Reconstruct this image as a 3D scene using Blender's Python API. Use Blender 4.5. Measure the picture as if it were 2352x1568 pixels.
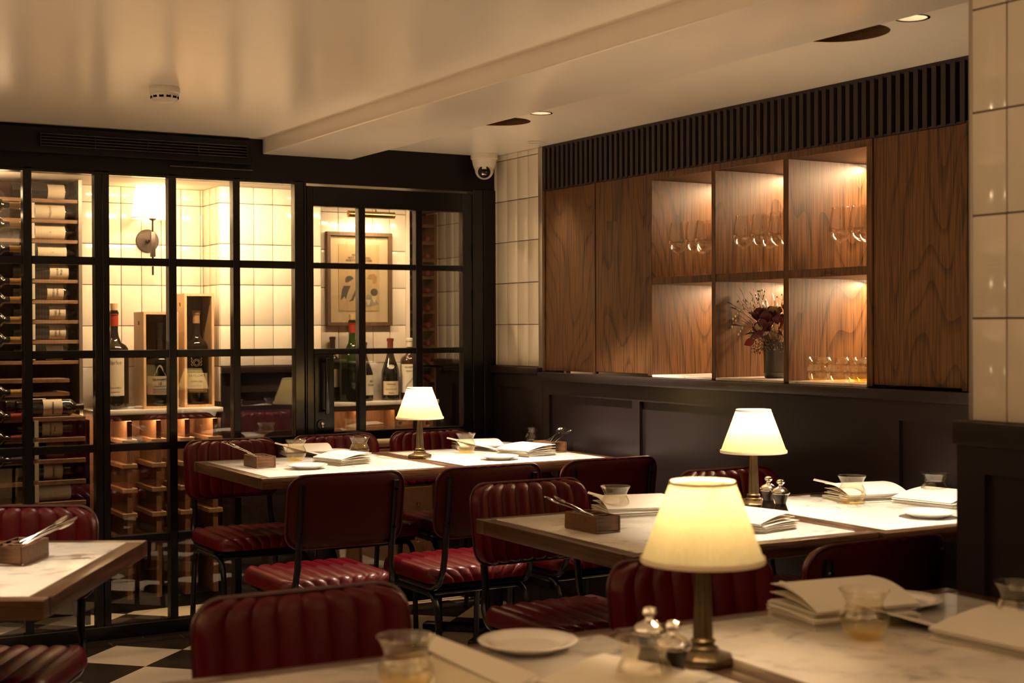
import bpy, bmesh, math, random
from mathutils import Vector, Matrix, Quaternion
random.seed(7)
PI = math.pi
R = math.radians
for o in list(bpy.data.objects): bpy.data.objects.remove(o)
SC = bpy.context.scene
COL = SC.collection

# ------------------------------------------------------------------ camera
FPX, YAW, PIT, ROL, HC = 3279.7, R(30.2117), R(-.53618), R(-.19123), 1.35
_F = Vector((math.sin(YAW)*math.cos(PIT), math.cos(YAW)*math.cos(PIT), math.sin(PIT)))
_R0 = Vector((math.cos(YAW), -math.sin(YAW), 0)); _U0 = _R0.cross(_F)
_R = _R0*math.cos(ROL)+_U0*math.sin(ROL); _U = -_R0*math.sin(ROL)+_U0*math.cos(ROL)
cam = bpy.data.cameras.new('camera'); camo = bpy.data.objects.new('camera', cam); COL.objects.link(camo)
camo.matrix_world = Matrix(((_R.x,_U.x,-_F.x,0),(_R.y,_U.y,-_F.y,0),(_R.z,_U.z,-_F.z,HC),(0,0,0,1)))
cam.sensor_width = 36; cam.lens = FPX*36/2352; cam.clip_start = .05
cam.dof.use_dof = True; cam.dof.focus_distance = 5.4; cam.dof.aperture_fstop = 4.5
SC.camera = camo
def ray(px, py): return _F + _R*((px-1176)/FPX) - _U*((py-784)/FPX)
def at_z(px, py, z):
    d = ray(px, py); return Vector((0,0,HC)) + d*((z-HC)/d.z)
def at_x(px, py, x):
    d = ray(px, py); return Vector((0,0,HC)) + d*(x/d.x)
def at_y(px, py, y):
    d = ray(px, py); return Vector((0,0,HC)) + d*(y/d.y)

# ------------------------------------------------------------------ world, exposure
w = bpy.data.worlds.new('world'); SC.world = w; w.use_nodes = True
w.node_tree.nodes['Background'].inputs[0].default_value = (1,.62,.33,1)
w.node_tree.nodes['Background'].inputs[1].default_value = .06
SC.view_settings.view_transform = 'Standard'; SC.view_settings.look = 'None'
SC.view_settings.exposure = 0.42; SC.view_settings.gamma = 1; SC.view_settings.use_curve_mapping = False
cy = SC.cycles
cy.max_bounces = 10; cy.diffuse_bounces = 4; cy.glossy_bounces = 4; cy.transmission_bounces = 8; cy.transparent_max_bounces = 16
cy.sample_clamp_indirect = 4; cy.caustics_reflective = False; cy.caustics_refractive = False; cy.blur_glossy = .5

# ------------------------------------------------------------------ ceiling spots of the room, and added uplights out of view
WARM = (1, .60, .28)
def light(kind, name, loc, power, col=WARM, rot=None, **kw):
    l = bpy.data.lights.new(name, kind); l.energy = power; l.color = col
    for k, v in kw.items(): setattr(l, k, v)
    o = bpy.data.objects.new(name, l); COL.objects.link(o); o.location = loc
    if rot: o.rotation_euler = rot
    return o
def aim(o, tgt):
    d = Vector(tgt)-o.location; o.rotation_euler = d.to_track_quat('-Z', 'Y').to_euler()
SPOTC = (1, .83, .62)
def spot(name, loc, tgt, power, ang=60, blend=.6, r=.02, col=SPOTC):
    o = light('SPOT', name, loc, power, col, spot_size=R(ang), spot_blend=blend, shadow_soft_size=r); aim(o, tgt); return o
# spots in the recessed downlights over the tables (two are in view)
spot('downlight_beam', (2.975,2.88,2.215), (2.95,2.98,.79), 165, 62, .6)
spot('downlight_beam', (2.985,4.889,2.215), (2.86,4.95,.79), 215, 78, .4)
spot('downlight_beam', (3.42,5.66,2.20), (3.3,5.4,.79), 30, 60, .8)
spot('downlight_beam', (.25,3.45,2.2), (.35,3.5,.79), 75, 60, .7)
spot('downlight_beam', (1.05,5.45,2.2), (1.2,5.5,0), 34, 75, .8)
spot('downlight_beam', (1.0,4.2,2.2), (1.0,4.2,0), 30, 70, .8)
spot('downlight_beam', (2.35,1.05,2.15), (1.95,1.8,.79), 5, 75, .8)
# added uplights without fixtures, out of view, to brighten the ceiling
# (they stand in for glow from the rest of the room)
for i, p in enumerate([(-.6,1.4,1.08), (-1.5,3.4,1.08), (3.0,-.6,1.08), (-1.6,5.2,1.08), (.9,-1.2,1.08), (3.05,1.0,1.15)]):
    l = light('AREA', 'ceiling_fill_uplight', p, (18,24,30,26,14,80)[i], (1,.70,.40), shape='DISK', size=.12); l.rotation_euler = (PI,0,0)

# ------------------------------------------------------------------ materials
MATS = {}
def newmat(name):
    m = bpy.data.materials.new(name); m.use_nodes = True; MATS[name] = m
    nt = m.node_tree; return m, nt, nt.nodes['Principled BSDF']
def simple(name, col, rough=.5, metal=0, spec=.5, noise=0, nscale=30, bump=0, bscale=80, coat=0, emit=None, estr=0):
    m, nt, b = newmat(name)
    b.inputs['Base Color'].default_value = (*col,1); b.inputs['Roughness'].default_value = rough
    b.inputs['Metallic'].default_value = metal; b.inputs['Specular IOR Level'].default_value = spec
    b.inputs['Coat Weight'].default_value = coat; b.inputs['Coat Roughness'].default_value = .15
    tc = nt.nodes.new('ShaderNodeTexCoord')
    if noise:
        n = nt.nodes.new('ShaderNodeTexNoise'); n.inputs['Scale'].default_value = nscale; n.inputs['Detail'].default_value = 5
        nt.links.new(tc.outputs['Object'], n.inputs['Vector'])
        mx = nt.nodes.new('ShaderNodeMix'); mx.data_type = 'RGBA'
        mx.inputs[6].default_value = (*[c*(1-noise) for c in col],1); mx.inputs[7].default_value = (*[min(1,c*(1+noise)) for c in col],1)
        nt.links.new(n.outputs[0], mx.inputs[0]); nt.links.new(mx.outputs[2], b.inputs['Base Color'])
    if bump:
        n = nt.nodes.new('ShaderNodeTexNoise'); n.inputs['Scale'].default_value = bscale; n.inputs['Detail'].default_value = 3
        nt.links.new(tc.outputs['Object'], n.inputs['Vector'])
        bp = nt.nodes.new('ShaderNodeBump'); bp.inputs['Strength'].default_value = bump; bp.inputs['Distance'].default_value = .002
        nt.links.new(n.outputs[0], bp.inputs['Height']); nt.links.new(bp.outputs[0], b.inputs['Normal'])
    if emit:
        b.inputs['Emission Color'].default_value = (*emit,1); b.inputs['Emission Strength'].default_value = estr
    return m
def wood(name, dark, light_, rough=.4, axis='Z', scale=1.0, wav=.5, coat=0, fine=1.0):
    """grain running along one object axis, with cathedral figures"""
    m, nt, b = newmat(name)
    tc = nt.nodes.new('ShaderNodeTexCoord'); mp = nt.nodes.new('ShaderNodeMapping')
    oi = nt.nodes.new('ShaderNodeObjectInfo')
    add = nt.nodes.new('ShaderNodeVectorMath'); add.operation = 'ADD'
    ms = nt.nodes.new('ShaderNodeVectorMath'); ms.operation = 'SCALE'; ms.inputs['Scale'].default_value = 7
    cb = nt.nodes.new('ShaderNodeCombineXYZ')
    for i in range(3): nt.links.new(oi.outputs['Random'], cb.inputs[i])
    nt.links.new(cb.outputs[0], ms.inputs[0])
    nt.links.new(tc.outputs['Object'], add.inputs[0]); nt.links.new(ms.outputs[0], add.inputs[1])
    nt.links.new(add.outputs[0], mp.inputs['Vector'])
    s = {'X':(.12,1,1),'Y':(1,.12,1),'Z':(1,1,.12)}[axis]
    mp.inputs['Scale'].default_value = [v*scale*(1.9 if v < 1 else 1) for v in s]
    nz = nt.nodes.new('ShaderNodeTexNoise'); nz.inputs['Scale'].default_value = 2.3; nz.inputs['Detail'].default_value = 2
    nt.links.new(mp.outputs[0], nz.inputs['Vector'])
    mul = nt.nodes.new('ShaderNodeMath'); mul.operation = 'MULTIPLY'; mul.inputs[1].default_value = 24*fine
    nt.links.new(nz.outputs[0], mul.inputs[0])
    fr = nt.nodes.new('ShaderNodeMath'); fr.operation = 'FRACT'; nt.links.new(mul.outputs[0], fr.inputs[0])
    rp = nt.nodes.new('ShaderNodeValToRGB'); rp.color_ramp.elements[0].position = 0; rp.color_ramp.elements[0].color = (0,0,0,1)
    rp.color_ramp.elements[1].position = .32; rp.color_ramp.elements[1].color = (1,1,1,1)
    e = rp.color_ramp.elements.new(.9); e.color = (.8,.8,.8,1)
    nt.links.new(fr.outputs[0], rp.inputs[0])
    mp2 = nt.nodes.new('ShaderNodeMapping'); s2 = {'X':(.03,1,1),'Y':(1,.03,1),'Z':(1,1,.03)}[axis]
    mp2.inputs['Scale'].default_value = [v*scale for v in s2]; nt.links.new(add.outputs[0], mp2.inputs['Vector'])
    n2 = nt.nodes.new('ShaderNodeTexNoise'); n2.inputs['Scale'].default_value = 170*fine; n2.inputs['Detail'].default_value = 3
    nt.links.new(mp2.outputs[0], n2.inputs['Vector'])
    r2 = nt.nodes.new('ShaderNodeMapRange'); r2.inputs[1].default_value = .35; r2.inputs[2].default_value = .6
    nt.links.new(n2.outputs[0], r2.inputs[0])
    mm = nt.nodes.new('ShaderNodeMath'); mm.operation = 'MULTIPLY_ADD'; mm.inputs[1].default_value = wav
    nt.links.new(rp.outputs[0], mm.inputs[0])
    m3 = nt.nodes.new('ShaderNodeMath'); m3.operation = 'MULTIPLY'; m3.inputs[1].default_value = 1-wav; nt.links.new(r2.outputs[0], m3.inputs[0])
    nt.links.new(m3.outputs[0], mm.inputs[2])
    mx = nt.nodes.new('ShaderNodeMix'); mx.data_type = 'RGBA'; mx.inputs[6].default_value = (*dark,1); mx.inputs[7].default_value = (*light_,1)
    nt.links.new(mm.outputs[0], mx.inputs[0]); nt.links.new(mx.outputs[2], b.inputs['Base Color'])
    bp = nt.nodes.new('ShaderNodeBump'); bp.inputs['Strength'].default_value = .12; bp.inputs['Distance'].default_value = .001
    nt.links.new(mm.outputs[0], bp.inputs['Height']); nt.links.new(bp.outputs[0], b.inputs['Normal'])
    b.inputs['Roughness'].default_value = rough; b.inputs['Coat Weight'].default_value = coat; b.inputs['Coat Roughness'].default_value = .2; b.inputs['Specular IOR Level'].default_value = .3
    return m
def marble(name, base=(.80,.74,.66), vein=(.36,.32,.30), rough=.18):
    m, nt, b = newmat(name)
    tc = nt.nodes.new('ShaderNodeTexCoord'); oi = nt.nodes.new('ShaderNodeObjectInfo')
    cb = nt.nodes.new('ShaderNodeCombineXYZ'); ms = nt.nodes.new('ShaderNodeVectorMath'); ms.operation = 'SCALE'; ms.inputs['Scale'].default_value = 9
    for i in range(3): nt.links.new(oi.outputs['Random'], cb.inputs[i])
    nt.links.new(cb.outputs[0], ms.inputs[0])
    add = nt.nodes.new('ShaderNodeVectorMath'); nt.links.new(tc.outputs['Object'], add.inputs[0]); nt.links.new(ms.outputs[0], add.inputs[1])
    n1 = nt.nodes.new('ShaderNodeTexNoise'); n1.inputs['Scale'].default_value = 4; n1.inputs['Detail'].default_value = 8; n1.inputs['Distortion'].default_value = 1.4
    n2 = nt.nodes.new('ShaderNodeTexNoise'); n2.inputs['Scale'].default_value = 9; n2.inputs['Detail'].default_value = 6; n2.inputs['Roughness'].default_value = .65
    for n in (n1, n2): nt.links.new(add.outputs[0], n.inputs['Vector'])
    s = nt.nodes.new('ShaderNodeMath'); s.operation = 'SUBTRACT'; s.inputs[1].default_value = .5; nt.links.new(n1.outputs[0], s.inputs[0])
    a = nt.nodes.new('ShaderNodeMath'); a.operation = 'ABSOLUTE'; nt.links.new(s.outputs[0], a.inputs[0])
    mr = nt.nodes.new('ShaderNodeMapRange'); mr.inputs[1].default_value = 0; mr.inputs[2].default_value = .045; mr.inputs[3].default_value = 1; mr.inputs[4].default_value = 0
    nt.links.new(a.outputs[0], mr.inputs[0])
    mr2 = nt.nodes.new('ShaderNodeMapRange'); mr2.inputs[1].default_value = .45; mr2.inputs[2].default_value = .72; nt.links.new(n2.outputs[0], mr2.inputs[0])
    k = nt.nodes.new('ShaderNodeMath'); k.operation = 'MULTIPLY'; nt.links.new(mr.outputs[0], k.inputs[0]); nt.links.new(mr2.outputs[0], k.inputs[1])
    k2 = nt.nodes.new('ShaderNodeMath'); k2.operation = 'MULTIPLY_ADD'; k2.inputs[1].default_value = .35; nt.links.new(mr2.outputs[0], k2.inputs[0]); nt.links.new(k.outputs[0], k2.inputs[2])
    k2.use_clamp = True
    mx = nt.nodes.new('ShaderNodeMix'); mx.data_type = 'RGBA'; mx.inputs[6].default_value = (*base,1); mx.inputs[7].default_value = (*vein,1)
    nt.links.new(k2.outputs[0], mx.inputs[0]); nt.links.new(mx.outputs[2], b.inputs['Base Color']); b.inputs['Roughness'].default_value = rough
    return m
def glass_mat(name, tint=(1,1,1), ior=1.5, edge=.0, rough=.0, amber=None, refl=(1,1,1)):
    """clear glass: fresnel reflection over straight-through tinted transmission"""
    m = bpy.data.materials.new(name); m.use_nodes = True; MATS[name] = m
    nt = m.node_tree; nt.nodes.clear()
    out = nt.nodes.new('ShaderNodeOutputMaterial'); mix = nt.nodes.new('ShaderNodeMixShader')
    tr = nt.nodes.new('ShaderNodeBsdfTransparent'); tr.inputs[0].default_value = (*tint,1)
    gl = nt.nodes.new('ShaderNodeBsdfGlossy'); gl.inputs['Roughness'].default_value = rough; gl.inputs[0].default_value = (*refl,1)
    lw = nt.nodes.new('ShaderNodeLayerWeight'); lw.inputs[0].default_value = .5
    pw = nt.nodes.new('ShaderNodeMath'); pw.operation = 'POWER'; pw.inputs[1].default_value = 5 if not edge else 3
    nt.links.new(lw.outputs['Facing'], pw.inputs[0]); f0 = ((ior-1)/(ior+1))**2
    ma = nt.nodes.new('ShaderNodeMath'); ma.operation = 'MULTIPLY_ADD'; ma.inputs[1].default_value = 1-f0 if not edge else edge; ma.inputs[2].default_value = f0; ma.use_clamp = True
    nt.links.new(pw.outputs[0], ma.inputs[0])
    nt.links.new(ma.outputs[0], mix.inputs[0]); nt.links.new(tr.outputs[0], mix.inputs[1]); nt.links.new(gl.outputs[0], mix.inputs[2])
    nt.links.new(mix.outputs[0], out.inputs[0])
    if amber:
        tc = nt.nodes.new('ShaderNodeTexCoord'); sx = nt.nodes.new('ShaderNodeSeparateXYZ'); nt.links.new(tc.outputs['Object'], sx.inputs[0])
        mr = nt.nodes.new('ShaderNodeMapRange'); mr.inputs[1].default_value = amber[0]; mr.inputs[2].default_value = amber[1]
        nt.links.new(sx.outputs['Z'], mr.inputs[0])
        mx = nt.nodes.new('ShaderNodeMix'); mx.data_type = 'RGBA'; mx.inputs[6].default_value = (*amber[2],1); mx.inputs[7].default_value = (*tint,1)
        nt.links.new(mr.outputs[0], mx.inputs[0]); nt.links.new(mx.outputs[2], tr.inputs[0])
    return m
def shade_mat(name, col, glow, strength):
    m = bpy.data.materials.new(name); m.use_nodes = True; MATS[name] = m
    nt = m.node_tree; nt.nodes.clear()
    out = nt.nodes.new('ShaderNodeOutputMaterial'); mix = nt.nodes.new('ShaderNodeMixShader'); mix.inputs[0].default_value = .55
    d = nt.nodes.new('ShaderNodeBsdfDiffuse'); t = nt.nodes.new('ShaderNodeBsdfTranslucent')
    tc = nt.nodes.new('ShaderNodeTexCoord'); nz = nt.nodes.new('ShaderNodeTexNoise'); nz.inputs['Scale'].default_value = 260; nz.inputs['Detail'].default_value = 2
    mp = nt.nodes.new('ShaderNodeMapping'); mp.inputs['Scale'].default_value = (1,1,.05); nt.links.new(tc.outputs['Object'], mp.inputs[0]); nt.links.new(mp.outputs[0], nz.inputs['Vector'])
    mx = nt.nodes.new('ShaderNodeMix'); mx.data_type = 'RGBA'; mx.inputs[6].default_value = (*[c*.72 for c in col],1); mx.inputs[7].default_value = (*col,1)
    nt.links.new(nz.outputs[0], mx.inputs[0]); nt.links.new(mx.outputs[2], d.inputs[0]); nt.links.new(mx.outputs[2], t.inputs[0])
    nt.links.new(d.outputs[0], mix.inputs[1]); nt.links.new(t.outputs[0], mix.inputs[2])
    e = nt.nodes.new('ShaderNodeEmission'); e.inputs[0].default_value = (*glow,1); e.inputs[1].default_value = strength
    ad = nt.nodes.new('ShaderNodeAddShader'); nt.links.new(mix.outputs[0], ad.inputs[0]); nt.links.new(e.outputs[0], ad.inputs[1])
    nt.links.new(ad.outputs[0], out.inputs[0]); return m
def emis(name, col, s):
    m = bpy.data.materials.new(name); m.use_nodes = True; MATS[name] = m; nt = m.node_tree; nt.nodes.clear()
    out = nt.nodes.new('ShaderNodeOutputMaterial'); e = nt.nodes.new('ShaderNodeEmission'); e.inputs[0].default_value = (*col,1); e.inputs[1].default_value = s
    nt.links.new(e.outputs[0], out.inputs[0]); return m

simple('plaster', (.90,.81,.70), .24, spec=.35, noise=.03, nscale=3, bump=.1, bscale=14)
simple('plaster_cellar', (.80,.74,.62), .6)
simple('black_paint', (.004,.002,.003), .42, spec=.25)
simple('black_metal', (.005,.004,.005), .25, spec=.45)
simple('dado_paint', (.018,.012,.013), .30, spec=.30, bump=.05, bscale=40)
simple('slat_paint', (.022,.014,.014), .5, spec=.3)
simple('void_black', (.004,.003,.003), .8, spec=.1)
simple('tile_glaze', (.74,.66,.54), .12, spec=.55, noise=.05, nscale=6)
simple('grout', (.16,.11,.07), .9)
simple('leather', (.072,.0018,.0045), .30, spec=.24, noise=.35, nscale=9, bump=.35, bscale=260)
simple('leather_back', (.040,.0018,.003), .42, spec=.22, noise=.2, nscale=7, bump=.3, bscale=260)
simple('piping', (.05,.003,.004), .35)
wood('oak_panel', (.008,.0032,.0012), (.120,.052,.018), .46, 'Z', 1.0, .45)
wood('oak_edge', (.030,.012,.006), (.095,.042,.018), .32, 'X', 1.6, .3, coat=.3)
wood('oak_edge_y', (.030,.012,.006), (.095,.042,.018), .32, 'Y', 1.6, .3, coat=.3)
wood('rack_wood', (.12,.06,.03), (.30,.17,.09), .5, 'X', 2, .4)
wood('rack_wood_y', (.08,.035,.016), (.20,.10,.048), .5, 'Z', 2, .4)
wood('crate_wood', (.50,.31,.15), (.66,.44,.24), .5, 'Z', 2, .25)
wood('box_wood', (.07,.032,.016), (.17,.085,.042), .4, 'Y', 3, .35)
wood('frame_wood', (.06,.035,.02), (.13,.08,.045), .4, 'Z', 3, .3)
marble('marble'); marble('marble_shelf', (.78,.72,.64), (.40,.34,.28))
simple('floor_white', (.60,.50,.38), .25, noise=.06, nscale=5)
simple('floor_black', (.028,.020,.014), .22, noise=.3, nscale=5)
simple('floor_grout', (.30,.24,.18), .9)
simple('shade_trim', (.82,.70,.50), .7)
simple('brass_old', (.12,.085,.045), .38, metal=.9, noise=.4, nscale=25)
simple('brass', (.72,.48,.18), .2, metal=1)
simple('silver', (.80,.76,.70), .13, metal=1)
simple('chrome_dark', (.10,.09,.09), .2, metal=1)
simple('paper', (.74,.68,.58), .65)
simple('paper_inner', (.66,.58,.44), .7)
simple('ceramic', (.80,.77,.72), .12)
simple('white_plastic', (.72,.66,.56), .35)
simple('lens_black', (.01,.01,.012), .08)
simple('label_paper', (.62,.52,.36), .7, noise=.06, nscale=30)
simple('label_white', (.72,.66,.54), .7)
simple('label_gold', (.30,.18,.05), .5)
simple('ink', (.02,.015,.012), .7)
simple('ink_grey', (.22,.18,.13), .7)
simple('cork', (.45,.28,.14), .8, noise=.4, nscale=120)
simple('capsule_red', (.30,.03,.012), .35)
simple('capsule_brown', (.14,.02,.015), .35)
simple('capsule_white', (.66,.60,.48), .45)
simple('capsule_gold', (.52,.31,.09), .35, metal=.5)
simple('capsule_black', (.02,.015,.015), .35)
simple('glass_dark', (.010,.008,.004), .06, spec=.8)
simple('wine_brown', (.035,.016,.006), .08, spec=.8)
simple('mill_body', (.014,.007,.005), .3, spec=.3)
simple('vase_glaze', (.035,.028,.018), .35, bump=.3, bscale=30)
simple('flower_dark', (.09,.008,.014), .6); simple('flower_red', (.20,.012,.02), .6); simple('flower_cream', (.42,.36,.18), .6)
simple('leaf_green', (.07,.075,.02), .6); simple('stem_dry', (.20,.16,.06), .7); simple('berry_brown', (.14,.08,.04), .7); simple('leaf_rust', (.28,.07,.02), .6)
simple('poster_mount', (.66,.56,.38), .8); simple('poster_paper', (.56,.44,.24), .8)
simple('poster_dark', (.10,.10,.09), .8); simple('poster_grey', (.30,.30,.24), .8); simple('poster_skin', (.50,.40,.26), .8); simple('poster_tan', (.42,.27,.12), .8)
simple('sconce_metal', (.075,.055,.045), .35, metal=.6)
simple('trim_metal', (.42,.36,.30), .35, metal=.8)
glass_mat('pane_glass', (.95,.95,.94), 1.85)
glass_mat('stem_glass', (.97,.95,.92), 1.6, .55)
glass_mat('tumbler_glass', (.97,.95,.90), 1.6, .5, amber=(.003,.034,(.97,.86,.54)))
glass_mat('bottle_green', (.10,.30,.05), 1.5, .25)
glass_mat('crate_glass', (.92,.90,.88), 1.5, .0)
shade_mat('lamp_cloth', (.42,.345,.175), (1,.74,.34), .10)
shade_mat('sconce_cloth', (.90,.78,.52), (1,.76,.44), 2.8)
emis('bulb_glow', (1,.72,.38), 14); emis('led_glow', (1,.72,.42), 40); emis('downlight_glow', (1,.78,.50), 9)
M = MATS

# ------------------------------------------------------------------ mesh builder
class MB:
    def __init__(s): s.v = []; s.f = []; s.T = Matrix.Identity(4)
    def add(s, vs, fs):
        n = len(s.v); s.v += [tuple(s.T @ Vector(p)) for p in vs]; s.f += [tuple(i+n for i in f) for f in fs]; return s
    def box(s, a, b):
        x0,y0,z0 = a; x1,y1,z1 = b
        return s.add([(x0,y0,z0),(x1,y0,z0),(x1,y1,z0),(x0,y1,z0),(x0,y0,z1),(x1,y0,z1),(x1,y1,z1),(x0,y1,z1)],
                     [(0,3,2,1),(4,5,6,7),(0,1,5,4),(1,2,6,5),(2,3,7,6),(3,0,4,7)])
    def cbox(s, c, d): return s.box([c[i]-d[i]/2 for i in range(3)], [c[i]+d[i]/2 for i in range(3)])
    def lathe(s, prof, n=24, axis='Z', c=(0,0,0), rad=None):
        vs = []; fs = []
        for (r, z) in prof:
            for k in range(n):
                a = 2*PI*k/n; rr = r*(rad(a) if rad else 1)
                p = (rr*math.cos(a), rr*math.sin(a), z)
                if axis == 'X': p = (z, p[0], p[1])
                if axis == 'Y': p = (p[0], z, p[1])
                vs.append((p[0]+c[0], p[1]+c[1], p[2]+c[2]))
        for i in range(len(prof)-1):
            for k in range(n):
                k2 = (k+1) % n; fs.append((i*n+k, i*n+k2, (i+1)*n+k2, (i+1)*n+k))
        if prof[0][0] > 1e-6: fs.append(tuple(range(n-1,-1,-1)))
        if prof[-1][0] > 1e-6: fs.append(tuple((len(prof)-1)*n+k for k in range(n)))
        return s.add(vs, fs)
    def shell(s, prof, n=24, rad=None):   # open lathe, no caps
        vs = []; fs = []
        for (r, z) in prof:
            for k in range(n):
                a = 2*PI*k/n; rr = r*(rad(a) if rad else 1); vs.append((rr*math.cos(a), rr*math.sin(a), z))
        for i in range(len(prof)-1):
            for k in range(n):
                k2 = (k+1) % n; fs.append((i*n+k, i*n+k2, (i+1)*n+k2, (i+1)*n+k))
        return s.add(vs, fs)
    def tube(s, pts, r, n=8, flat=1.0, closed=False, taper=None):
        pts = [Vector(p) for p in pts]; N = len(pts); vs = []; fs = []
        up = Vector((0,0,1)); prev = None
        for i, p in enumerate(pts):
            if closed: t = (pts[(i+1)%N]-pts[i-1])
            else: t = (pts[min(i+1,N-1)]-pts[max(i-1,0)])
            t.normalize()
            if prev is None:
                a = up if abs(t.dot(up)) < .9 else Vector((1,0,0)); u = (a - t*a.dot(t)).normalized()
            else: u = (prev - t*prev.dot(t)).normalized()
            prev = u; w_ = t.cross(u); rr = r*(taper(i/(N-1)) if taper else 1)
            for k in range(n):
                a = 2*PI*k/n; vs.append(p + u*(rr*flat*math.cos(a)) + w_*(rr*math.sin(a)))
        for i in range(N if closed else N-1):
            j = (i+1) % N
            for k in range(n): k2 = (k+1)%n; fs.append((i*n+k, i*n+k2, j*n+k2, j*n+k))
        if not closed: fs += [tuple(range(n-1,-1,-1)), tuple((N-1)*n+k for k in range(n))]
        return s.add(vs, fs)
    def prism(s, poly, z0, z1):
        n = len(poly); vs = [(x,y,z0) for x,y in poly]+[(x,y,z1) for x,y in poly]
        return s.add(vs, [tuple(range(n-1,-1,-1)), tuple(range(n,2*n))]+[(i,(i+1)%n,(i+1)%n+n,i+n) for i in range(n)])
    def grid(s, fn, nu, nv, thick=0):
        P_ = [[Vector(fn(i/nu, j/nv)) for j in range(nv+1)] for i in range(nu+1)]
        vs = [p for row in P_ for p in row]; W_ = nv+1
        fs = [(i*W_+j, (i+1)*W_+j, (i+1)*W_+j+1, i*W_+j+1) for i in range(nu) for j in range(nv)]
        return s.add(vs, fs)
    def mesh(s, name, mat, bevel=0, seg=2, smooth=True, angle=35, solid=0):
        me = bpy.data.meshes.new(name); me.from_pydata(s.v, [], s.f)
        bm = bmesh.new(); bm.from_mesh(me)
        bmesh.ops.remove_doubles(bm, verts=bm.verts, dist=1e-6)
        if solid: bmesh.ops.solidify(bm, geom=bm.faces[:], thickness=solid)
        bmesh.ops.recalc_face_normals(bm, faces=bm.faces)
        if bevel:
            es = [e for e in bm.edges if len(e.link_faces)==2 and e.calc_face_angle(0) > R(30)]
            bmesh.ops.bevel(bm, geom=es, offset=bevel, segments=seg, affect='EDGES', profile=.5, clamp_overlap=True)
        bm.to_mesh(me); bm.free()
        if smooth:
            me.polygons.foreach_set('use_smooth', [True]*len(me.polygons)); me.set_sharp_from_angle(angle=R(angle))
        me.materials.append(M[mat] if isinstance(mat, str) else mat); me.update(); return me
    def build(s, name, mat, parent=None, **k): return ob(name, s.mesh(name, mat, **k), parent)
def ob(name, me, parent=None, loc=None, rot=None):
    o = bpy.data.objects.new(name, me); COL.objects.link(o)
    if parent: o.parent = parent
    if loc is not None: o.location = loc
    if rot is not None: o.rotation_euler = rot
    return o
def tag(o, label, cat, group=None, kind=None):
    if label: o['label'] = label
    if cat: o['category'] = cat
    if group: o['group'] = group
    if kind: o['kind'] = kind
    return o
def thing(name, label, cat, loc=(0,0,0), rz=0, group=None):
    o = ob(name, None, None, loc, (0,0,rz)); return tag(o, label, cat, group)
def struct(o, label=None): o['kind'] = 'structure'; return o
def copy_tree(o, parent=None):
    c = o.copy(); COL.objects.link(c)
    if parent: c.parent = parent
    for ch in o.children: copy_tree(ch, c)
    return c
def dup(o, label, loc, rz=0, group=None):
    c = copy_tree(o); c.location = loc; c.rotation_euler = (0,0,rz); c['label'] = label
    if group: c['group'] = group
    return c
class Proto:      # first use places the original, later uses copy it
    def __init__(s, o): s.o = o; s.used = False
    def place(s, label, loc, rz=0, group=None):
        if s.used: return dup(s.o, label, loc, rz, group)
        s.used = True; s.o.location = loc; s.o.rotation_euler = (0,0,rz); s.o['label'] = label
        if group: s.o['group'] = group
        return s.o
def text(s, size, mat, parent, M4, name='lettering', ext=.0004, align='CENTER', squash=1.0):
    cu = bpy.data.curves.new(name, 'FONT'); cu.body = s; cu.size = size; cu.align_x = align; cu.align_y = 'CENTER'; cu.extrude = ext; cu.resolution_u = 2
    t = bpy.data.objects.new(name, cu); COL.objects.link(t)
    me = bpy.data.meshes.new_from_object(t.evaluated_get(bpy.context.evaluated_depsgraph_get()))
    bpy.data.objects.remove(t); me.materials.clear(); me.materials.append(M[mat]); me.transform(Matrix.Diagonal((squash,1,1,1))); me.transform(M4)
    return ob(name, me, parent)

# ================================================================== STRUCTURE
YP = 6.25            # room face of the glazed partition
# ---- floor
flo = MB().box((-3,-3,-.06),(4.1,8.1,-.004)).build('floor','floor_grout', smooth=False); struct(flo)
def clip(poly, ax, lim, keep_less):
    out = []
    for i in range(len(poly)):
        a, b = poly[i], poly[(i+1)%len(poly)]
        ia = (a[ax] <= lim) == keep_less or a[ax]==lim; ib = (b[ax] <= lim) == keep_less or b[ax]==lim
        if ia: out.append(a)
        if ia != ib:
            t = (lim-a[ax])/(b[ax]-a[ax]); out.append((a[0]+t*(b[0]-a[0]), a[1]+t*(b[1]-a[1])))
    return out
D_ = .2185; tcache = {}
def floor_tile(cx_, cy_, white, ylo, yhi):
    s = D_-.0012
    poly = [(cx_-s,cy_),(cx_,cy_-s),(cx_+s,cy_),(cx_,cy_+s)]; full = cy_-s >= ylo and cy_+s <= yhi
    mt = 'floor_white' if white else 'floor_black'
    if full:
        if mt not in tcache: tcache[mt] = MB().prism([(-s,0),(0,-s),(s,0),(0,s)],-.004,0).mesh('floor_tile',mt,smooth=False)
        return ob('floor_tile', tcache[mt], flo, (cx_,cy_,0))
    poly = clip(clip(poly,1,yhi,True),1,ylo,False)
    if len(poly) < 3: return
    if (max(p[1] for p in poly)-min(p[1] for p in poly)) < .01: return
    MB().prism(poly,-.004,0).build('floor_tile',mt,flo,smooth=False)
for i in range(-11, 10):
    for j in range(-18, 9):
        if (i+j) % 2: continue
        cx_, cy_ = 1.6+D_*i, 5.895+D_*j
        if cx_ > 3.6 or cx_ < -.75: continue
        if 2.1 < cy_ < 6.4 and cx_ < 3.5: floor_tile(cx_, cy_, i%2==0, 2, 6.12)
        if 6.2 < cy_ < 7.2 and .9 < cx_ < 3.6: floor_tile(cx_, cy_, i%2==0, 6.33, 7.2)
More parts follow.
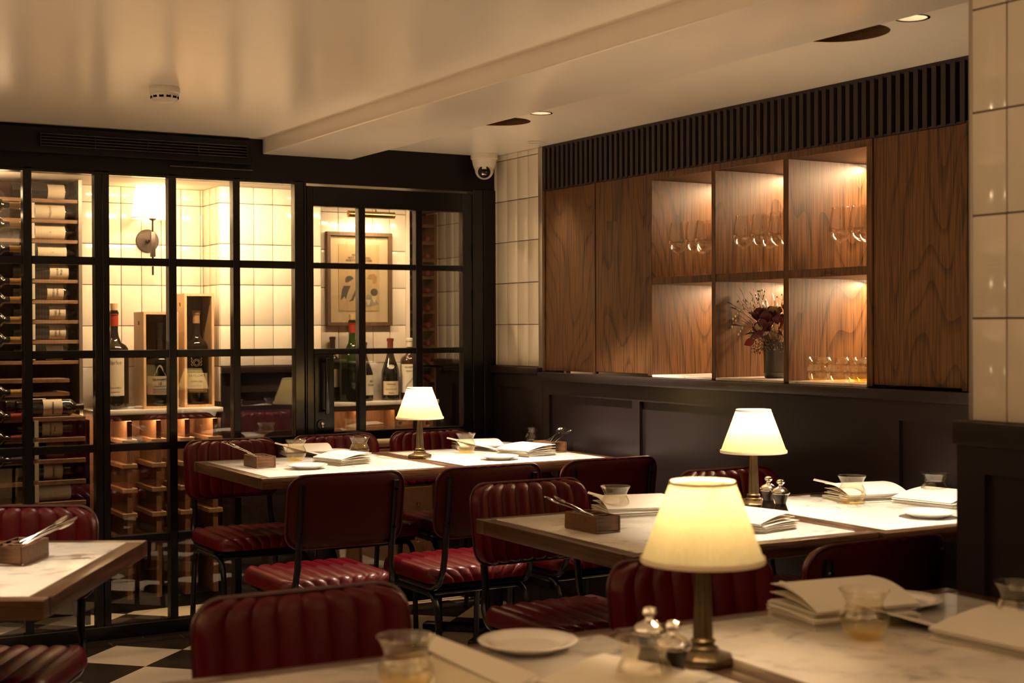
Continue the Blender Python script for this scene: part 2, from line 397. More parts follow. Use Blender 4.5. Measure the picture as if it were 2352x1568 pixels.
bt = MB().box((-.152,-.037,-.004),(.152,.037,.0005)).mesh('border_tile','floor_black',smooth=False)
for i in range(-1, 9):
    for k, y in enumerate((6.163, 6.243)):
        ob('border_tile', bt, flo, (.657+.31*i + (.0 if k else .155), y, 0))
# ---- ceilings and beam
struct(MB().box((-3,-3,2.22),(2.33,YP+.06,2.32)).build('ceiling','plaster',smooth=False))
bm_ = MB().box((2.318,-3,2.153),(2.765,YP+.02,2.32)).build('trim_1','plaster',bevel=.006,seg=3); struct(bm_)
def ceiling_with_holes(name, x0,x1,y0,y1,z, holes, mat):
    bm = bmesh.new(); edges = []
    def loop(pts):
        vs = [bm.verts.new((x,y,z)) for x,y in pts]
        for i in range(len(vs)): edges.append(bm.edges.new((vs[i], vs[(i+1)%len(vs)])))
        return vs
    loop([(x0,y0),(x1,y0),(x1,y1),(x0,y1)]); rings = []
    for (hx,hy,r,n) in holes: rings.append(loop([(hx+r*math.cos(2*PI*k/n), hy+r*math.sin(2*PI*k/n)) for k in range(n)]))
    bmesh.ops.triangle_fill(bm, edges=edges, use_beauty=True)
    for f in list(bm.faces):
        if f.normal.z > 0: f.normal_flip()
    for rg in rings:
        up = [bm.verts.new((v.co.x, v.co.y, z+.012)) for v in rg]
        for i in range(len(rg)):
            j = (i+1) % len(rg); bm.faces.new((rg[i], rg[j], up[j], up[i]))
    me = bpy.data.meshes.new(name); bm.to_mesh(me); bm.free(); me.materials.append(M[mat]); return ob(name, me)
SPK = [(2.94,3.13,.14),(2.96,5.17,.125)]; DL = [(2.972,2.882,.045),(2.985,4.889,.043)]
struct(ceiling_with_holes('ceiling.001', 2.755, 4.1, -3, YP+.06, 2.21, [(x,y,r,48) for x,y,r in SPK]+[(x,y,r,32) for x,y,r in DL], 'plaster'))
struct(MB().box((2.755,-3,2.32),(4.1,YP+.06,2.34)).build('ceiling.002','plaster',smooth=False))
for (x,y,r), nm in zip(SPK, ('nearer the tiled column','nearer the dome camera')):
    t = thing('ceiling_speaker', 'round dark recessed speaker opening in the ceiling '+nm, 'speaker', (x,y,2.21), 0, 'ceiling speakers')
    MB().shell([(r-.001,.001),(r-.001,.07)],48).build('recess_wall','box_wood',t)
    MB().lathe([(0,.05),(r-.004,.05),(r-.004,.056),(0,.056)],48).build('speaker_cloth','void_black',t)
    rb = MB()
    for k in range(12): rb.box((-r*.8, -r+.02+k*.02,.046),(r*.8,-r+.024+k*.02,.05))
for (x,y,r), nm in zip(DL, ('above the table beside the tiled column','above the far table')):
    t = thing('downlight', 'small round recessed downlight '+nm, 'light', (x,y,2.21), 0, 'recessed downlights')
    MB().shell([(r+.004,-.0015),(r+.004,.0),(r-.003,.001),(r-.003,-.0015),(r+.004,-.0015)],32).build('trim_ring','lens_black',t)
    MB().shell([(r-.004,0),(r*.62,.04)],32).build('reflector','white_plastic',t)
    MB().lathe([(0,.04),(r*.62,.04),(r*.62,.044),(0,.044)],24).build('lamp_face','downlight_glow',t)
t = thing('downlight', 'recessed downlight in the ceiling corner beside the slatted grille', 'light', (3.425,5.66,2.2), 0, 'recessed downlights')
MB().shell([(.040,.0085),(.032,.006),(.032,.009)],32).build('trim_ring','white_plastic',t)
MB().lathe([(0,.007),(.03,.007),(.03,.009),(0,.009)],24).build('lamp_face','white_plastic',t)
# ---- far header over the partition
hd = MB().box((-3,YP,2.03),(3.60,YP+.15,2.30)).build('wall_far','black_paint',smooth=False); struct(hd)
xg0, xg1, xe = at_y(92,320,6.20).x, at_y(567,350,6.20).x, at_y(583,350,6.20).x
g = thing('air_vent_grille', 'long black air vent grille with thin bars above the glass partition', 'vent', (0,0,0))
MB().box((-2.9,6.215,2.098),(xe,YP,2.205)).build('housing','black_paint',g,bevel=.003)
for k in range(5):
    z = 2.125+.0125*k; MB().box((xg0,6.197,z),(xg1,6.212,z+.0028)).build('vent_slat','chrome_dark',g,smooth=False)
for k in range(5):
    x = xg0+(xg1-xg0)*k/4; MB().box((x,6.196,2.122),(x+.004,6.2145,2.18)).build('vent_divider','black_metal',g,smooth=False)
MB().box((at_y(390,365,6.24).x,6.236,2.071),(at_y(580,382,6.24).x,YP,2.076)).build('trim_strip','chrome_dark',g,smooth=False)
# ---- glazed partition
def X(px): return at_y(px, 800, YP).x
Zr = [at_y(0,594.4,YP).z, at_y(0,816.3,YP).z, at_y(0,1040,YP).z, at_y(254,1242,YP).z]
zb = [z for z in Zr]; ZTOP, ZBOT, HB = 2.022, .058, .017
posts = [(X(-290),X(-262)),(X(-122),X(-104)),(X(55),X(75)),(X(219),X(236)),(X(237.5),X(252.8)),(X(389),X(407)),(X(537),X(553)),(X(678.6),X(700))]
win = thing('window_1', None, None); win['kind'] = 'structure'
for a, b in posts: MB().box((a,YP,0),(b,YP+.05,2.04)).build('mullion','black_metal',win,bevel=.002,seg=1)
MB().box((posts[0][0],YP-.004,0),(X(700),YP+.06,ZBOT)).build('bottom_rail','black_metal',win,bevel=.003,seg=1)
MB().box((posts[0][0],YP-.002,ZTOP),(X(700),YP+.05,2.034)).build('top_rail','black_metal',win,bevel=.002,seg=1)
cols = [(posts[0][1],posts[1][0]),(posts[1][1],posts[2][0]),(posts[2][1],posts[3][0]),(posts[4][1],posts[5][0]),(posts[5][1],posts[6][0]),(posts[6][1],posts[7][0])]
zz = [ZBOT]+[v for z in reversed(zb) for v in (z-HB, z+HB)]+[ZTOP]
for (a, b) in cols:
    for z in zb: MB().box((a,YP+.004,z-HB),(b,YP+.046,z+HB)).build('glazing_bar','black_metal',win,bevel=.002,seg=1)
    for k in range(5): MB().box((a-.003,YP+.022,zz[2*k]-.003),(b+.003,YP+.028,zz[2*k+1]+.003)).build('glass_pane','pane_glass',win,smooth=False)
# ---- glazed door
dr = thing('door_1', None, None); dr['kind'] = 'structure'
d0, d1, d2, d3 = X(705), X(721.5), X(1063.5), X(1085)
for a, b in ((X(700)+.001,X(704.5)),(X(1086),X(1110))): MB().box((a,YP-.006,0),(b,YP+.06,2.04)).build('door_jamb','black_metal',dr,bevel=.003,seg=1)
struct(MB().box((X(1110)+.001,YP-.01,0),(3.60,YP+.10,2.04)).build('trim_2','black_paint',bevel=.003,seg=1))
ZD = 1.925; pz0 = at_y(832,988,YP).z
for a, b in ((d0,d1),(d2,d3)): MB().box((a,YP-.002,.01),(b,YP+.045,2.018)).build('door_stile','black_metal',dr,bevel=.003,seg=1)
MB().box((d1,YP-.002,ZD),(d2,YP+.045,2.018)).build('door_top_rail','black_metal',dr,bevel=.003,seg=1)
MB().box((d1,YP-.001,pz0-.045),(d2,YP+.044,pz0)).build('door_lock_rail','black_metal',dr,bevel=.003,seg=1)
MB().box((d1,YP-.001,.02),(d2,YP+.044,.16)).build('door_bottom_rail','black_metal',dr,bevel=.003,seg=1)
MB().box((d1-.003,YP+.019,.157),(d2+.003,YP+.025,pz0-.042)).build('glass_pane','pane_glass',dr,smooth=False)
dv = [(X(825),X(840.5)),(X(956.5),X(971.5))]
for a, b in dv: MB().box((a,YP,pz0),(b,YP+.043,ZD)).build('glazing_bar','black_metal',dr,bevel=.002,seg=1)
dc = [(d1,dv[0][0]),(dv[0][1],dv[1][0]),(dv[1][1],d2)]
zd = [pz0]+[v for z in (zb[1], zb[0]) for v in (z-HB*.8, z+HB*.8)]+[ZD]
for a, b in dc:
    for z in zb[:2]: MB().box((a,YP+.003,z-HB*.8),(b,YP+.042,z+HB*.8)).build('glazing_bar','black_metal',dr,bevel=.002,seg=1)
    for k in range(3): MB().box((a-.003,YP+.019,zd[2*k]-.003),(b+.003,YP+.025,zd[2*k+1]+.003)).build('glass_pane','pane_glass',dr,smooth=False)
xl = X(767)
MB().box((d1,YP-.004,pz0),(xl,YP+.044,zb[1]-HB*.8)).build('lock_plate','black_metal',dr,bevel=.003,seg=1)
hb = MB().box((X(738),YP-.055,at_y(740,950,YP).z),(X(747),YP-.04,at_y(740,822,YP).z))
hb.box((X(739),YP-.042,at_y(740,945,YP).z),(X(746),YP-.003,at_y(740,940,YP).z)); hb.box((X(739),YP-.042,at_y(740,832,YP).z),(X(746),YP-.003,at_y(740,827,YP).z))
hb.build('pull_handle','black_metal',dr,bevel=.003)
kc = at_y(738,975,YP)
MB().lathe([(0,-.012),(.024,-.012),(.026,-.004),(.026,0)],28,'Y',(kc.x,YP,kc.z)).build('escutcheon','black_metal',dr)
MB().lathe([(0,-.020),(.0075,-.020),(.0075,-.010)],16,'Y',(kc.x,YP,kc.z+.006)).cbox((kc.x,YP-.015,kc.z-.008),(.007,.01,.02)).build('lock_cylinder','silver',dr,bevel=.001)
for z in (1.72,1.5):
    MB().lathe([(.006,z-.035),(.006,z+.035)],10,'Z',(d3+.004,YP-.008,0)).build('hinge','black_metal',dr)

# ---- glazed wall tiles, each its own part
tm = {}
def tile_mesh(wd, ht):
    k = (round(wd,3), round(ht,3))
    if k not in tm: tm[k] = MB().box((-wd/2,-.0035,-ht/2),(wd/2,.0035,ht/2)).mesh('wall_tile','tile_glaze',bevel=min(.0018,wd*.2),seg=2)
    return tm[k]
def tiles(parent, face, c, u0, u1, zlo, zhi, uoff, pu=.1017, pz_=.2035, zoff=1.164, J=.003):
    """face 'y': plane y=c seen from -y ; face 'x': plane x=c seen from -x"""
    k0 = math.floor((u0-uoff)/pu)-1
    for k in range(k0, k0+200):
        a, b = uoff+k*pu+J/2, uoff+(k+1)*pu-J/2
        a, b = max(a,u0), min(b,u1)
        if b-a < .008: 
            if a > u1: break
            continue
        for j in range(-8, 12):
            lo, hi = zoff+j*pz_+J/2, zoff+(j+1)*pz_-J/2
            lo, hi = max(lo,zlo), min(hi,zhi)
            if hi-lo < .01: continue
            o = ob('wall_tile', tile_mesh(b-a, hi-lo), parent)
            rx, rz = random.gauss(0,.0035), random.gauss(0,.0035)
            if face == 'y': o.location = ((a+b)/2, c, (lo+hi)/2); o.rotation_euler = (rx,0,rz)
            else: o.location = (c, (a+b)/2, (lo+hi)/2); o.rotation_euler = (rx,0,-PI/2+rz)
# room: narrow tiled stretch of the side wall
wr = MB().box((3.547,5.78,1.16),(3.62,YP+.02,2.21)).build('wall_right','grout',smooth=False); struct(wr)
tiles(wr, 'x', 3.5435, 5.815, 6.26, 1.166, 2.209, 5.82)
MB().box((3.530,5.775,1.14),(3.56,5.812,2.205)).build('corner_strip','trim_metal',wr,bevel=.002)
struct(MB().box((3.99,-3,-.01),(4.09,YP,2.3)).build('wall_right.001','plaster',smooth=False))
# cellar shell
cb = MB().box((-.6,7.135,0),(2.33,7.25,2.1)).build('wall_back','grout',smooth=False); struct(cb)
tiles(cb, 'y', 7.1315, 1.55, 2.318, .99, 2.06, at_y(416,600,7.13).x)
cb2 = MB().box((2.85,7.135,0),(3.485,7.25,2.1)).build('wall_back.001','grout',smooth=False); struct(cb2)
tiles(cb2, 'y', 7.1315, 2.862, 3.47, .99, 2.06, at_y(777,600,7.13).x)
MB().box((3.472,7.12,.97),(3.492,7.14,2.06)).build('corner_strip','tile_glaze',cb2,smooth=False)
pr_ = MB().box((2.325,6.876,0),(2.856,7.14,2.1)).build('wall_pier','grout',smooth=False); struct(pr_)
tiles(pr_, 'y', 6.8725, 2.3215, 2.86, 1.166, 2.06, at_y(583,600,6.87).x)
tiles(pr_, 'x', 2.3215, 6.878, 7.128, .99, 2.06, 6.93)
def dado_y(parent, x0, x1, y, zc, mat='dado_paint'):
    MB().box((x0,y-.045,zc-.034),(x1,y,zc)).build('dado_cap',mat,parent,bevel=.003)
    q = MB(); q.box((x0,y-.025,0),(x1,y,.14)); q.box((x0,y-.02,zc-.13),(x1,y,zc-.034)); q.box((x0,y-.02,.14),(x0+.06,y,zc-.13)); q.box((x1-.06,y-.02,.14),(x1,y,zc-.13))
    q.build('dado_frame',mat,parent,smooth=False); MB().box((x0+.06,y-.004,.14),(x1-.06,y,zc-.13)).build('dado_panel',mat,parent,smooth=False)
dado_y(pr_, 2.322, 2.86, 6.876, 1.163)
# cellar side wall with tiles over a dado, and the niche
cs = MB().box((4.025,YP+.1,0),(4.09,8.1,2.1)).build('wall_cellar_side','grout',smooth=False); struct(cs)
tiles(cs, 'x', 4.0215, 7.2, 7.96, 1.166, 2.06, 7.395)
MB().box((3.985,YP+.12,1.12),(4.024,7.96,1.163)).build('dado_cap','dado_paint',cs,bevel=.003)
MB().box((4.0,YP+.12,0),(4.024,7.96,1.12)).build('dado_frame','dado_paint',cs,smooth=False)
struct(MB().box((3.4,7.97,0),(4.09,8.08,2.1)).build('wall_back.002','black_paint',smooth=False))
struct(MB().box((3.475,7.25,0),(3.5,7.97,2.1)).build('wall_back.003','black_paint',smooth=False))
struct(MB().box((-.7,YP+.15,0),(-.6,7.25,2.1)).build('wall_cellar_end','plaster_cellar',smooth=False))
struct(MB().box((-.7,YP+.06,2.062),(4.1,8.1,2.12)).build('ceiling.003','plaster_cellar',smooth=False))
# rest of the room shell, behind and beside the camera
struct(MB().box((-3.1,-3,0),(-3,YP,2.3)).build('wall_left','dado_paint',smooth=False))
struct(MB().box((-3,-3.1,0),(4.1,-3,2.3)).build('wall_near','dado_paint',smooth=False))

# ---- dado under the cabinets (right wall)
def dado_x(parent, x, ys, y0, y1, zc, capd, capx=.03):
    MB().box((x-capx,y0,zc-capd),(x+.03,y1,zc)).build('dado_cap','dado_paint',parent,bevel=.003)
    q = MB(); q.box((x-.012,y0,0),(x+.01,y1,.12)); q.box((x,y0,zc-capd-.068),(x+.02,y1,zc-capd))
    edges = [y1]+[v for pr2 in ys for v in pr2]+[y0]
    for k in range(0, len(edges), 2):
        if edges[k]-edges[k+1] > .004: q.box((x,edges[k+1],.12),(x+.02,edges[k],zc-capd-.068))
    q.build('dado_frame','dado_paint',parent,smooth=False)
    for a, b in ys: MB().box((x+.016,b,.12),(x+.03,a,zc-capd-.068)).build('dado_panel','dado_paint',parent,smooth=False)
dw = MB().box((3.56,.3,0),(3.60,YP,1.10)).build('wall_right.002','dado_paint',smooth=False); struct(dw)
dado_x(dw, 3.53, [(5.718,5.039),(4.984,3.55),(3.484,2.2)], .3, 5.775, 1.141, .037)
dado_x(dw, 3.53, [(6.20,5.85)], 5.778, YP-.002, 1.163, .034)
# ---- tiled column
XC = 2.38
co = MB().box((XC+.006,.5,0),(3.52,2.136,2.3)).build('wall_column','grout',smooth=False); struct(co)
tiles(co, 'x', XC+.0025, .9, 2.138, 1.15, 2.35, 2.045, pu=.1035, pz_=.2182, zoff=1.149, J=.0035)
MB().box((XC-.002,2.134,1.149),(XC+.01,2.146,2.209)).build('corner_strip','trim_metal',co,bevel=.002)
MB().box((XC-.030,.5,1.098),(3.50,2.168,1.149)).build('dado_cap','dado_paint',co,bevel=.004)
q = MB(); q.box((XC-.022,.5,1.04),(3.5,2.16,1.098)); q.box((XC-.022,2.085,0),(3.5,2.16,1.04)); q.box((XC-.022,.5,0),(2.6,2.085,.15)); q.box((XC-.022,1.3,.15),(2.6,1.37,1.04))
q.build('dado_frame','dado_paint',co,smooth=False)
MB().box((XC-.008,.5,.15),(2.6,2.085,1.04)).build('dado_panel','dado_paint',co,smooth=False)

# ---- oak cabinet with lit open shelves
cab = thing('wall_cabinet', 'stained oak wall cabinet with six lit open compartments above the dark dado', 'cabinet')
XF, XB = 3.53, 3.985
zb0, zs0, zs1, zt0, zt1 = 1.152, 1.530, 1.560, 1.970, 1.996
def panel(nm, y0, y1, x0=XF+.003, mat='oak_panel', z0=zb0-.008, z1=zt1, **k):
    c = ((x0+x0+.02)/2,(y0+y1)/2,(z0+z1)/2); o = MB().cbox((0,0,0),(.02,y1-y0,z1-z0)).build(nm,mat,cab,bevel=.0015,seg=1); o.location = c; return o
panel('cabinet_door', 5.349, 5.755, XF+.008, z0=zb0-.002); panel('cabinet_door', 4.926, 5.324, XF+.004, z0=zb0+.002); panel('cabinet_door', 3.216, 3.606, XF+.006, z0=zb0)
for a, b in ((5.757,5.771),(5.326,5.347),(3.190,3.213)): panel('stile', a, b, XF)
o = MB().box((XF+.03,2.3,zb0-.006),(XF+.04,3.19,zt1)).build('side_filler','oak_panel',cab,smooth=False)
def board(nm, a, b, mat='oak_panel'):
    c = [(a[i]+b[i])/2 for i in range(3)]; o = MB().cbox((0,0,0),[b[i]-a[i] for i in range(3)]).build(nm,mat,cab,bevel=.0012,seg=1); o.location = c; return o
for a, b in ((4.893,4.924),(4.466,4.491),(4.036,4.065),(3.609,3.636)): board('upright_divider',(XF,a,zb0-.006),(XB,b,zt0))
board('top_board',(XF,3.609,zt0),(XB,4.924,zt1))
cells = [(4.491,4.893),(4.065,4.466),(3.636,4.036)]
for a, b in cells:
    board('shelf_board',(XF+.002,a,zs0),(XB,b,zs1)); 
    board('stone_ledge',(XF-.0,a,zb0-.010),(XB,b,zb0),'marble_shelf')
board('back_board',(XB-.012,3.6,zb0),(XB-.002,4.93,zt1))
for ci, (a, b) in enumerate(cells):
    for zi, z in enumerate((zt0, zs0)):
        MB().box((XB-.05,a+.02,z-.008),(XB-.038,b-.02,z)).build('light_strip','led_glow',cab,smooth=False)
        pw = (3.2,3.4,4.2)[ci]*(1,.8)[zi]
        l = light('AREA','shelf_light',(XB-.07,(a+b)/2,z-.014),pw*1.9,(1,.68,.38),shape='RECTANGLE',size=.02,size_y=b-a-.04)
        l.rotation_euler = (0,R(12),0)
# slatted grille over the cabinet
sg = thing('slatted_grille', 'long dark slatted grille running under the ceiling above the oak cabinet', 'grille')
MB().box((XF+.035,2.2,1.996),(XF+.05,5.772,2.209)).build('backing_board','void_black',sg,smooth=False)
MB().box((XF+.004,2.2,2.196),(XF+.035,5.772,2.2095)).build('top_rail','slat_paint',sg,smooth=False)
MB().box((XF+.004,2.2,1.9965),(XF+.035,5.772,2.004)).build('bottom_rail','slat_paint',sg,smooth=False)
sm = MB().box((0,-.0105,1.998),(.03,.0105,2.2)).mesh('slat','slat_paint',bevel=.001,seg=1)
k = 0
while 5.758-.0398*k > 3.10:
    ob('slat', sm, sg, (XF,5.758-.0398*k,0)); k += 1

# ================================================================== CHAIRS
def pad(W, D, T, nch, rc, groove, both=False, back_flat=True, er=.14):
    """upholstered pad: channels along v; returns f(s,t,top)->(x,y,z)"""
    def plan(s, t):
        y = t*D/2; d = abs(y)-(D/2-rc)
        hw = W/2 if d <= 0 else W/2-rc+math.sqrt(max(0, rc*rc-d*d))
        return s*hw, y
    def f(s, t, top):
        x, y = plan(s, t); e = max(abs(s), abs(t))
        # softer edge distance
        ex = max(0,(abs(s)-(1-er))/er); ey = max(0,(abs(t)-(1-er*W/D))/(er*W/D)); ee = min(1, math.hypot(ex, ey))
        g = groove*(1-min(1,abs(math.sin(PI*nch*(s+1)/2))**.55))
        if top:
            z = T*(.35+.65*math.sqrt(max(0,1-ee*ee))) + .006*(1-s*s)*(1-t*t) - g*(1-ee*.4)
            y -= math.copysign(g*1.1*(ey if ey < 1 else 1), t)*.8
        else: z = 0
        return x, y, z
    return f
def pad_mesh(mb, f, nu, nv, mapf):
    def tn(j): t = 2*j/nv-1; return math.copysign(1-(1-abs(t))**1.5, t) if t else 0
    vs, fs, W_ = [], [], nv+1
    def sn(i): s_ = 2*i/nu-1; return s_
    for top in (1, 0):
        for i in range(nu+1):
            for j in range(nv+1): vs.append(mapf(f(sn(i), tn(j), top)))
    n = (nu+1)*W_
    for i in range(nu):
        for j in range(nv):
            a = i*W_+j; fs.append((a, a+W_, a+W_+1, a+1)); fs.append((n+a, n+a+1, n+a+W_+1, n+a+W_))
    ring = [i*W_ for i in range(nu+1)]+[nu*W_+j for j in range(1,nv+1)]+[i*W_+nv for i in range(nu-1,-1,-1)]+[j for j in range(nv-1,0,-1)]
    for k in range(len(ring)): a, b = ring[k], ring[(k+1)%len(ring)]; fs.append((a,b,n+b,n+a))
    mb.add(vs, fs)
CW, BH = .425, .248
def back_map(p):
    x, v, z = p     # v: height coordinate (-BH/2..BH/2), z: thickness towards the sitter
    tilt = R(9); yb = -.205 + z - .020 + .028*(x/(CW/2))**2
    h = .736+v
    return (x, yb - (h-.52)*math.sin(tilt)*1.0, h - (z)*.0)
def make_chair():
    t = thing('dining_chair', 'x', 'chair', group='oxblood leather dining chairs')
    m = MB(); f = pad(.425,.435,.052,8,.055,.0085); pad_mesh(m, f, 64, 14, lambda p: (p[0], p[1]+.022, .445+p[2])); m.build('seat','leather',t,angle=60)
    m = MB(); f = pad(CW,BH,.034,8,.055,.0075,er=.09); pad_mesh(m, f, 64, 14, back_map); bk = m.build('backrest','leather',t,angle=60)
    # piping round the plain back edge
    pts = []; rc = .055
    for cx_, cy_, a0 in ((CW/2-rc,BH/2-rc,0),(-CW/2+rc,BH/2-rc,90),(-CW/2+rc,-BH/2+rc,180),(CW/2-rc,-BH/2+rc,270)):
        for k in range(7):
            a = R(a0+15*k); pts.append(back_map((cx_+(rc+.001)*math.cos(a), cy_+(rc+.001)*math.sin(a), -.001)))
    MB().tube(pts,.0045,6,closed=True).build('piping','piping',bk)
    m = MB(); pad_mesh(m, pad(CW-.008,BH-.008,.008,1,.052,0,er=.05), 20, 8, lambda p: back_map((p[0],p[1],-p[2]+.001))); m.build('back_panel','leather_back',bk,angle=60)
    r = .0115; nx = .185
    def arc(p0, p1, p2, n=6):
        p0, p1, p2 = map(Vector, (p0,p1,p2)); return [((1-k/n)**2)*p0+2*(k/n)*(1-k/n)*p1+((k/n)**2)*p2 for k in range(n+1)]
    for s in (-1, 1):
        x = s*nx; bx = s*.172
        def bb(h): return -.205-.020+.028*(bx/(CW/2))**2-(h-.52)*math.sin(R(9))-.012
        p = [(bx,bb(.83),.83),(bx,bb(.68),.68),(bx,bb(.54),.54)]+arc((bx+s*.006,-.222,.50),(x,-.208,.425),(x,-.13,.424))+[(x,.10,.424)]
        MB().tube(p,r,10).build('upright','black_metal',t)
        for h in (.665,.80):
            MB().lathe([(0,-.004),(.006,-.003),(.0075,.002),(.0075,.004)],10,'Y',(bx,bb(h)-r-.001,h)).build('bolt','chrome_dark',t)
        rail = [(x,-.12,.404),(x,.12,.404)]
        MB().tube(rail,r,10).build('side_rail','black_metal',t)
        MB().tube(arc((x,.12,.404),(x,.185,.401),(x,.192,.31))+[(x,.21,.012)],r,10).build('leg','black_metal',t)
        MB().tube(arc((x,-.12,.404),(x,-.19,.401),(x,-.197,.31))+[(x,-.235,.012)],r,10).build('leg','black_metal',t)
        for yy in (.21,-.235): MB().lathe([(.012,0),(.014,.004),(.013,.02),(.0115,.02)],12,'Z',(x,yy,0)).build('foot_cap','lens_black',t)
    for yy in (.13,-.13): MB().tube([(-nx,yy,.404),(nx,yy,.404)],.009,8).build('cross_rail','black_metal',t)
    MB().cbox((0,.015,.433),(.37,.38,.025)).build('seat_board','void_black',t,bevel=.004)
    return t
CH = Proto(make_chair())
def chair(px, y=None, face=180, label='', pos=None, v=1010):
    p = pos or (at_y(px, v, y).x, y)
    a = R(face); d = Vector((0,.262)); 
    off = Vector((math.cos(a)*d.x-math.sin(a)*d.y, math.sin(a)*d.x+math.cos(a)*d.y))
    return CH.place(label, (p[0]+off.x, p[1]+off.y, 0), a, 'oxblood leather dining chairs')
chair(528,6.09,180,'oxblood leather dining chair facing the room, against the glass partition beside its thick post')
chair(767,6.10,180,'oxblood leather chair against the glazed door, only its fluted back top showing')
chair(985,6.10,180,'oxblood leather dining chair behind the lamp of the far table')
chair(802,4.45,0,'plain backed oxblood leather chair at the far table end with the dark cutlery box',v=1087)
chair(1131,4.42,0,'oxblood leather dining chair with bright red seat, middle of the far table side',v=1072)
chair(1407,4.43,0,'oxblood leather dining chair with plain back, beside the dark dado wall at the far table',v=1052)
chair(1209,3.92,180,'fluted oxblood leather chair at the bare corner of the middle table',v=1110)
chair(1665,3.89,180,'fluted oxblood leather dining chair half hidden behind the lamp with the pepper mills',v=1080)
chair(1575,2.45,180,'fluted oxblood leather dining chair behind the large near lampshade',v=1280)
chair(690,2.50,180,'wide fluted oxblood leather chair back before the checkered floor',v=1350)
chair(2030,2.40,0,'oxblood leather dining chair with plain piped back, beside the tiled column',v=1245)
CA = -math.degrees(YAW)     # the table by the cutlery at the window stands askew
chair(0,None,180+CA,'fluted oxblood leather dining chair behind the askew table beside the wine rack',pos=(.815,4.10))

# ================================================================== TABLES
ZT = .79
def table(label, x0, x1, y0, y1, rz=0, group='marble topped tables'):
    cx_, cy_ = (x0+x1)/2, (y0+y1)/2; W, D = x1-x0, y1-y0; b = .045
    t = thing('dining_table', label, 'table', (cx_,cy_,0), rz, group)
    MB().box((-W/2+b,-D/2+b,ZT-.03),(W/2-b,D/2-b,ZT)).build('marble_slab','marble',t,bevel=.0015,seg=2)
    for s in (-1,1):
        o = MB().cbox((0,0,0),(W-.002,b,.042)).build('wood_edging','oak_edge',t,bevel=.003); o.location = (0,s*(D/2-b/2),ZT-.0215)
        o = MB().cbox((0,0,0),(b,D-2*b,.042)).build('wood_edging','oak_edge_y',t,bevel=.003); o.location = (s*(W/2-b/2),0,ZT-.0215)
    MB().box((-W/2+b,-D/2+b,ZT-.042),(W/2-b,D/2-b,ZT-.0305)).build('underboard','void_black',t,smooth=False)
    MB().lathe([(.045,.0),(.036,.03),(.034,.70),(.06,.735),(.06,.748)],20).build('pedestal','black_metal',t)
    q = MB()
    for k in range(4):
        q.T = Matrix.Rotation(PI/4+k*PI/2,4,'Z'); q.box((.0,-.03,.006),(.33,.03,.035))
    q.T = Matrix.Identity(4); q.build('foot_cross','black_metal',t,bevel=.006)
    q = MB().box((-.22,-.02,.735),(.22,.02,.748)); q.box((-.02,-.22,.735),(.02,.22,.748)); q.build('top_bracket','black_metal',t,smooth=False)
    return t
table('far marble table half with a cutlery box, in front of the glass partition',1.875,2.716,5.085,5.905)
table('far marble table half under the bright spot beside the dark dado wall',2.718,3.498,5.085,5.905)
table('middle marble table half with a bare wooden corner and dark cutlery box',2.015,2.828,2.865,3.680,R(-.6))
table('middle marble table half in bright light beside the tiled column',2.830,3.49,2.835,3.665,R(-.6))
table('near marble table half with a side plate and tent shaped menu',.64,1.486,1.40,2.225,R(-1.6))
table('near marble table half running to the dark column dado, under the big lamp',1.488,2.338,1.372,2.192,R(-1.6))
pL = at_z(100,1378,ZT); c, s = math.cos(-YAW), math.sin(-YAW)
WL, DL_ = .80, .845
def LW(u, v): return (pL.x+c*u-s*v, pL.y+s*u+c*v)        # u<0 to the left along the near edge, v away
cl = LW(-WL/2, DL_/2)
tl = table('askew marble table with thick oak edge beside the wine rack',-WL/2,WL/2,-DL_/2,DL_/2,-YAW); tl.location = (cl[0],cl[1],0)

# ================================================================== TABLE LAMPS
def pleat(a): return 1+.010*math.cos(64*a)
def make_lamp():
    t = thing('table_lamp','x','lamp',group='brass table lamps with pleated shades')
    octo = lambda r, z0, z1, r2=None: MB().lathe([(r,z0),(r2 or r,z1)],8)
    q = MB(); q.T = Matrix.Rotation(PI/8,4,'Z')
    q.lathe([(.052,0),(.053,.002),(.053,.012),(.050,.015),(.034,.020),(.026,.024)],8); q.build('base','brass_old',t,bevel=.0008,seg=1,angle=25)
    q = MB().lathe([(.026,.023),(.026,.028),(.020,.031),(.018,.034),(.021,.037),(.021,.040),(.017,.043)],24); q.build('base_collar','brass_old',t)
    flute = lambda a: 1-.10*abs(math.cos(6*a))**.6
    MB().lathe([(.0165,.040),(.0168,.05),(.0125,.15),(.0122,.168)],72,rad=flute).build('column','brass_old',t,angle=50)
    MB().lathe([(.014,.166),(.015,.170),(.013,.175),(.009,.18),(.009,.20)],20).build('column_cap','brass_old',t)
    MB().lathe([(.011,.196),(.012,.215),(.012,.232)],16).build('bulb_holder','lens_black',t)
    MB().lathe([(.008,.232),(.013,.246),(.0135,.258),(.009,.268),(.0,.271)],16).build('bulb','bulb_glow',t)
    sh = MB().shell([(.1015,.172),(.0985,.18),(.053,.303)],256,rad=pleat).build('lamp_shade','lamp_cloth',t,angle=60)
    MB().shell([(.1035,.170),(.1042,.172),(.1032,.1785),(.1020,.1785)],64).build('shade_trim','shade_trim',sh)
    MB().shell([(.0545,.298),(.0555,.299),(.0545,.3045),(.0535,.3045),(.0525,.300)],64).build('shade_trim','shade_trim',sh)
    q = MB()
    for k in range(3):
        a = 2*PI*k/3; q.tube([(.011*math.cos(a),.011*math.sin(a),.222),(.053*math.cos(a),.053*math.sin(a),.300)],.0013,5)
    q.build('shade_carrier','brass',t)
    return t
LP = Proto(make_lamp())
